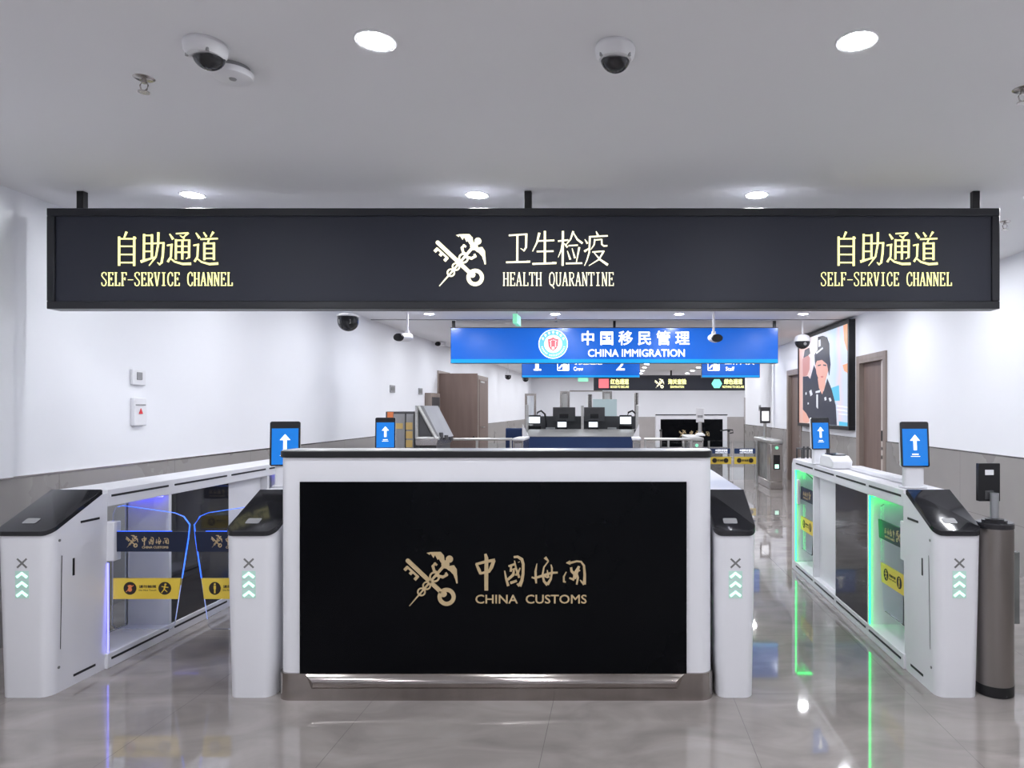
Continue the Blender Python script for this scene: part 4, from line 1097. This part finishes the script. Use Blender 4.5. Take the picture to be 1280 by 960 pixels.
def cabinet_box(px0, px1, y, pytop, label):
    x0, x1 = X(px0, y), X(px1, y)
    t = thing('barrier_cabinet', label, 'barrier', ((x0+x1)/2, y, 0))
    w_ = (x1-x0)/2; z_ = Z(pytop, y)
    MB().box(-w_, w_, 0, .9, 0, z_-.04).build('body', 'steel', t, bev=.01)
    MB().box(-w_-.01, w_+.01, -.01, .91, z_-.04, z_).build('top_plate', 'white_soft', t, bev=.006)
    MB().box(-w_*.7, w_*.7, -.006, 0, .2, z_-.1).build('front_plate', 'grey_mid', t)
    return t
cabinet_box(641, 654, 13.5, 548, 'small steel barrier cabinet left of the navy booth')
cabinet_box(791, 801, 13.5, 548, 'small steel barrier cabinet right of the navy booth')

y = 15.2
bt = thing('passport_booth', 'navy fronted passport booth with steel shelf and glass posts', 'booth', ((X(655, y)+X(799, y))/2, y, 0))
bxm = bt.location.x
u = lambda px: X(px, y)-bxm
zz = lambda py: Z(py, y)
MB().box(u(658), u(793), .02, 1.3, 0, zz(546)).build('front_panel', 'navy_panel', bt, bev=.005)
mb = MB(); mb.prism([(0, zz(546)), (0, zz(545)), (.3, zz(537.5)), (.5, zz(537.5)), (.5, zz(546))], lambda a_, b_: (u(658), a_, b_), lambda a_, b_: (u(793), a_, b_)); mb.build('steel_shelf', 'steel_light', bt)
for s_, (p0_, p1_) in enumerate(((653, 661), (791, 799))):
    pk = 653 if s_ == 0 else 799
    mb = MB(); mb.prism([(u(pk), zz(530)), (u(661 if s_ == 0 else 791), zz(546)), (u(pk), zz(546))], lambda a_, b_: (a_, -.02, b_), lambda a_, b_: (a_, .05, b_)); mb.build('side_fin', 'white_soft', bt)
for px, pt in ((656, 506), (727, 507), (797, 506)):
    MB().box(u(px-1.6), u(px+1.6), .3, .42, 0, zz(pt)).build('corner_post', 'steel_light', bt, bev=.004)
for a_, b_ in ((658, 725), (729, 795)):
    MB().box(u(a_), u(b_), .35, .36, zz(537), zz(520)).build('glass_screen', 'glass', bt)
MB().box(u(658), u(796), .62, 1.2, 0, zz(538)).build('desk', 'grey_dark', bt)
MB().box(u(658), u(796), 1.2, 1.26, 0, zz(521)).build('back_partition', 'grey_dark', bt)
zd = zz(538)
def monitor(px0, px1, pt, pb, yy, label):
    cx_ = (X(px0, yy)+X(px1, yy))/2; w_ = (X(px1, yy)-X(px0, yy))/2
    t = thing('monitor', label, 'monitor', (cx_, yy, zd), 0, 'monitors in the passport booth')
    MB().box(-.1, .1, -.02, .14, 0, .012).build('stand_base', 'black', t)
    MB().cyl((0, .06, .01), (0, .06, Z(pb, yy)-zd+.05), .02, 10).build('stand_neck', 'black', t)
    MB().box(-w_, w_, 0, .04, Z(pb, yy)-zd, Z(pt, yy)-zd).build('back_shell', 'grey_dark', t, bev=.01)
    MB().box(-w_*.4, w_*.4, -.006, 0, Z(pb, yy)-zd+.08, Z(pb, yy)-zd+.18).build('vent_grille', 'black', t)
monitor(691, 719, 509, 527, 16.25, 'monitor seen from behind left of the middle booth post')
monitor(730, 756, 509, 527, 16.25, 'monitor seen from behind right of the middle booth post')
def passport_reader(px0, px1, pt, pb, label, cable=True):
    yy = 15.5+.38
    cx_ = (X(px0, yy)+X(px1, yy))/2; w_ = (X(px1, yy)-X(px0, yy))/2
    t = thing('passport_reader', label, 'passport reader', (cx_, yy, zd), 0, 'readers with bright screens on the booth desk')
    MB().box(-w_*1.2, w_*1.2, 0, .12, 0, .09).build('base', 'black', t, bev=.01)
    MB().box(-w_*1.1, w_*1.1, .0, .03, Z(pb, yy)-zd-.02, Z(pt, yy)-zd+.04).build('bezel', 'black', t, bev=.005)
    MB().box(-w_, w_, -.004, 0, Z(pb, yy)-zd, Z(pt, yy)-zd).build('screen', 'lit_paper', t)
    if cable:
        mb = MB(); top = Z(pt, yy)-zd
        s_ = 1
        mb.tube([(w_*.3, .02, top), (w_*.5, .02, top+.10), (w_*1.2, .02, top+.14), (w_*1.9, .02, top+.06), (w_*2.1, .04, top-.15), (w_*2.1, .06, .03)], .022, 8); mb.build('gooseneck', 'black', t)
    return t
passport_reader(661.5, 675, 521, 529, 'left reader with bright screen and black gooseneck on the booth')
passport_reader(697, 708, 527.5, 534, 'small bright screen reader below the left booth monitor', False)
passport_reader(736, 747, 527.5, 534, 'small bright screen reader below the right booth monitor', False)
passport_reader(775, 789, 521, 530, 'right reader with bright screen and black gooseneck on the booth')
def kb(px, lab):
    t = tag(MB().prism(rrect(-.1, .1, 0, .14, .01), lambda a_, b_: (a_, b_, 0), lambda a_, b_: (a_, b_+.02, .05)).build('keypad_box', 'steel_light', None, (X(px, 15.9), 15.64, zd), bev=.004), lab, 'keypad')
kb(689, 'pale keypad box on booth shelf beside the left monitor')
kb(765, 'pale keypad box on booth shelf beside the right monitor')
# tall steel portals behind
def portal(px0, px1, pt, y, label, m='steel'):
    x0, x1 = X(px0, y), X(px1, y)
    t = thing('glass_partition', label, 'partition', ((x0+x1)/2, y, 0))
    w_ = (x1-x0)/2; z_ = Z(pt, y)
    MB().box(-w_, -w_+.06, 0, .08, 0, z_).build('post', 'steel', t)
    MB().box(w_-.06, w_, 0, .08, 0, z_).build('post', 'steel', t)
    MB().box(-w_+.06, w_-.06, 0, .08, z_-.06, z_).build('head_rail', 'steel', t)
    MB().box(-w_+.06, w_-.06, .03, .05, 0.1, z_-.06).build('pane', m, t)
portal(656, 670, 492, 19.5, 'pale glass partition rising behind the left end of the booth', 'glass')
portal(700, 712, 489, 20.5, 'tall steel partition behind the left booth monitor', 'steel_light')
portal(753, 765, 489, 20.5, 'tall steel partition standing under the red channel square', 'steel_light')
portal(793, 798, 491, 17.5, 'slim steel partition rising at the right end of the booth', 'steel_light')
portal(735, 740, 493, 17.5, 'slim greenish partition just right of the middle booth post', 'grey_glass')
t = thing('frosted_screen', 'pale blue frosted screen behind the right booth monitor', 'screen', (X(753, 18.5), 18.5, 0))
fm = mat('frosted pale glass', (.5, .62, .64), .5, alpha=1)
MB().box(X(741, 18.5)-X(753, 18.5), X(771, 18.5)-X(753, 18.5), 0, .02, .1, Z(499, 18.5)).build('pane', fm, t)
for s_ in (-.3, .3): MB().box(s_-.03, s_+.03, -.02, .04, 0, .12).build('foot', 'steel', t)
t = thing('door_lintel', 'dark horizontal rail spanning two partitions behind the booth', 'rail', (X(728, 20.6), 20.6, 0))
MB().box(X(712, 20.6)-X(728, 20.6), X(753, 20.6)-X(728, 20.6), 0, .06, Z(489.5, 20.6), Z(488, 20.6)).build('rail', 'steel_dark', t)
t.name = 'cross_rail'
# navy chair left of the booth
ch = thing('office_chair', 'navy office chair by the left wall beside the booth', 'chair', (X(645, 16.5), 16.5, 0))
MB().box(-.25, .25, -.02, .06, .48, Z(535, 16.5)).build('backrest', 'navy_panel', ch, bev=.03, seg=3)
MB().box(-.26, .26, -.5, -.02, .42, .50).build('seat', 'navy_panel', ch, bev=.02)
MB().cyl((0, -.25, .08), (0, -.25, .42), .03).build('gas_column', 'black', ch)
mb = MB()
for k in range(5):
    a_ = 2*PI*k/5; mb.cyl((0, -.25, .09), (.28*math.cos(a_), -.25+.28*math.sin(a_), .035), .02, 8)
    mb.lathe([(.02, 0), (.03, .02), (.02, .05)], 10, c=(.28*math.cos(a_), -.25+.28*math.sin(a_), 0))
mb.build('base', 'black', ch)

# far customs desk
y = 24.0
fx0, fx1 = X(820, y), X(909, y)
fd = thing('far_counter', 'distant white customs counter with black front below the dark channel sign', 'counter', ((fx0+fx1)/2, y, 0))
fw = (fx1-fx0)/2
zt = Z(518, y)
MB().box(-fw, fw, 0, .6, .1, zt-.03).build('body', 'white', fd, bev=.02)
MB().box(-fw-.01, fw+.01, -.01, .3, zt-.03, zt).build('top_slab', 'black', fd)
MB().box(-fw+.16, fw-.16, -.012, 0, .12, Z(524, y)).build('display_panel', 'display_black', fd)
MB().box(-fw, fw, -.005, .6, 0, .1).build('plinth', 'steel', fd)
T = front(0, -.0125, 0); s = y/F
emblem(T, X(853, y)-fd.location.x, Z(542, y), 9*s, 'gold', fd)
calligraphy(T, X(861, y)-fd.location.x, Z(537, y), .0050, 'gold', fd)

# queue posts
def stanchion(px, y, pt, label, arm):
    t = thing('queue_post', label, 'post', (X(px, y), y, 0))
    z_ = Z(pt, y)
    MB().lathe([(.16, 0), (.16, .015), (.03, .04)], 20).build('base', 'steel_dark', t)
    MB().cyl((0, 0, .02), (0, 0, z_), .03, 14).build('pole', 'steel_dark', t)
    MB().lathe([(.04, z_-.05), (.045, z_-.01), (.02, z_+.01)], 16).build('head', 'black', t)
    if arm:
        mb = MB(); mb.tube([(-.25, 0, z_-.02), (0, 0, z_+.01), (.12, 0, z_), (.13, 0, z_-.08), (.0, 0, z_-.1)], .02, 8); mb.build('hook', 'black', t)
stanchion(911, 20.5, 537.5, 'dark queue post with hooked head at the right end of far counter', True)
stanchion(826, 20.5, 537, 'dark queue post in front of the left end of far counter', False)

# glass turnstiles at right
def turnstile(x0, x1, y0, y1, zt_, label, lit):
    t = thing('turnstile', label, 'turnstile', ((x0+x1)/2, y0, 0), 0, 'steel turnstiles beyond the counter')
    w_ = (x1-x0)/2; L = y1-y0
    MB().box(-w_, w_, .0, L, zt_-.07, zt_).build('top_deck', 'steel_light', t, bev=.02)
    MB().box(-w_, w_, .02, L-.02, 0, .14).build('base', 'steel', t, bev=.01)
    MB().box(-w_*.95, w_*.95, .01, .32, .14, zt_-.07).build('front_column', 'steel', t, bev=.015)
    MB().box(-w_*.95, w_*.95, L-.34, L-.01, .14, zt_-.07).build('rear_column', 'steel', t, bev=.015)
    MB().box(-w_*.5, -w_*.42, .32, L-.34, .14, zt_-.07).build('side_glass', 'grey_glass', t)
    MB().box(-w_*.5, w_*.5, -.004, .012, .36, .62).build('indicator_window', 'black_gloss', t)
    MB().box(-w_*.3, w_*.3, -.010, -.003, .38, .45).build('green_light', 'led_mint', t)
    mb = MB(); mb.cyl((0, .0, zt_-.14), (0, -.01, zt_-.14), .03, 14); mb.build('green_ring', 'exit_green', t)
    return t
ty0, ty1 = 12.35, 13.9
TX0, TX1 = X(963, ty0), X(979, ty0)
turnstile(TX0, TX1, ty0, ty1, Z(550, ty0), 'steel turnstile cabinet by the right wall with green light', True)
turnstile(X(862, ty0), X(880, ty0), ty0, ty1, Z(547, ty0), 'steel turnstile cabinet behind the right end of the counter', True)
ftt = thing('face_scanner', 'small white-screen face scanner on a pole by the right wall', 'scanner', ((TX0+TX1)/2-.12, ty1-.4, Z(550, ty0)))
yy = ty1-.4; zb_ = Z(550, ty0)
ftt.location = (X(956, yy), yy, zb_)
MB().cyl((0, 0, 0), (0, 0, Z(528, yy)-zb_+.02), .03, 12).build('pole', 'steel_light', ftt)
MB().box(-.10, .10, -.05, -.01, Z(529, yy)-zb_, Z(509, yy)-zb_).build('casing', 'grey_dark', ftt, bev=.01)
MB().box(-.068, .068, -.054, -.05, Z(526, yy)-zb_, Z(514, yy)-zb_).build('screen', 'lit_paper', ftt)
nt_ = thing('notice_stand', 'white notice holder on a steel pole above the counter corner', 'notice', (X(875, 13.2), 13.2, Z(547, ty0)))
zb2 = Z(547, ty0); yy = 13.2
MB().lathe([(.10, 0), (.09, .03), (.04, .06)], 20).build('foot', 'white_soft', nt_)
MB().cyl((0, 0, .03), (0, 0, Z(527, yy)-zb2), .035, 14).build('pole', 'steel_light', nt_)
MB().box(-.075, .075, -.02, .01, Z(528, yy)-zb2, Z(510, yy)-zb2).build('notice_board', 'white_soft', nt_, bev=.006)
MB().box(-.05, .05, -.024, -.02, Z(522, yy)-zb2, Z(519, yy)-zb2).build('print_line', 'grey_mid', nt_)
# swing panes with navy and yellow bands
yy = 12.9
for px0, px1, lab in ((886, 914.5, 'glass swing pane with navy and yellow bands, left of the pair'), (916.5, 946, 'glass swing pane with navy and yellow bands, right of the pair')):
    x0, x1 = X(px0, yy), X(px1, yy)
    t = thing('swing_pane', lab, 'glass gate', ((x0+x1)/2, yy, 0), 0, 'banded glass swing panes')
    w_ = (x1-x0)/2
    MB().box(-w_, w_, -.006, .006, .12, Z(551, yy)).build('pane', 'glass', t)
    MB().cyl((-w_ if px0 < 900 else w_, 0, 0), (-w_ if px0 < 900 else w_, 0, Z(551, yy)), .02, 10).build('pivot', 'steel_light', t)
    MB().box(-w_+.02, w_-.03, -.012, .012, Z(567, yy), Z(560.5, yy)).build('navy_band', 'navy_panel', t)
    MB().box(-w_+.02, w_-.01, -.012, .012, Z(580, yy), Z(571, yy)).build('yellow_band', 'yellow', t)
    T = front(0, -.0125, 0)
    text(T, '中国移民管理', -w_+.12, w_-.08, Z(564.5, yy), Z(561.5, yy), 'lit_paper', t, bold=.02)
    text(T, 'CHINA IMMIGRATION', -w_+.12, w_-.08, Z(566.5, yy), Z(565.2, yy), 'lit_paper', t, bold=.02)
    d = Draw(T, .002)
    for k in range(2): d.disc((-w_*.5+k*w_, Z(575.5, yy)), .045, 16)
    d.build('pictogram_disc', 'dark_ink', t)
    text(T, '请勿触摸', -w_*.28, w_*.28, Z(577, yy), Z(574, yy), 'dark_ink', t, bold=.03)
# row of small rack bottles behind the right gate: folded trolley row
tr = thing('wire_rack', 'low dark wire rack standing behind the far end of the right gate', 'rack', (X(1004, 7.2)+.1, 7.2, 0))
rx = tr.location.x
mb = MB()
z0_, z1_ = Z(576, 7.2), Z(561, 7.2)
for sx in (-.14, .14):
    for sy in (-.1, .1): mb.cyl((sx, sy, 0), (sx, sy, z1_), .008, 8)
for zq in (.1, z0_+.02, z1_):
    mb.cyl((-.14, -.1, zq), (.14, -.1, zq), .006, 8); mb.cyl((-.14, .1, zq), (.14, .1, zq), .006, 8); mb.cyl((-.14, -.1, zq), (-.14, .1, zq), .006, 8); mb.cyl((.14, -.1, zq), (.14, .1, zq), .006, 8)
for k in range(7): mb.cyl((-.12+.04*k, -.1, z0_), (-.12+.04*k, -.1, z1_+.03), .010, 8)
mb.build('wire_frame', 'grey_dark', tr)
MB().box(-.13, .13, -.09, .09, z0_, z0_+.03).build('tray', 'steel_light', tr)
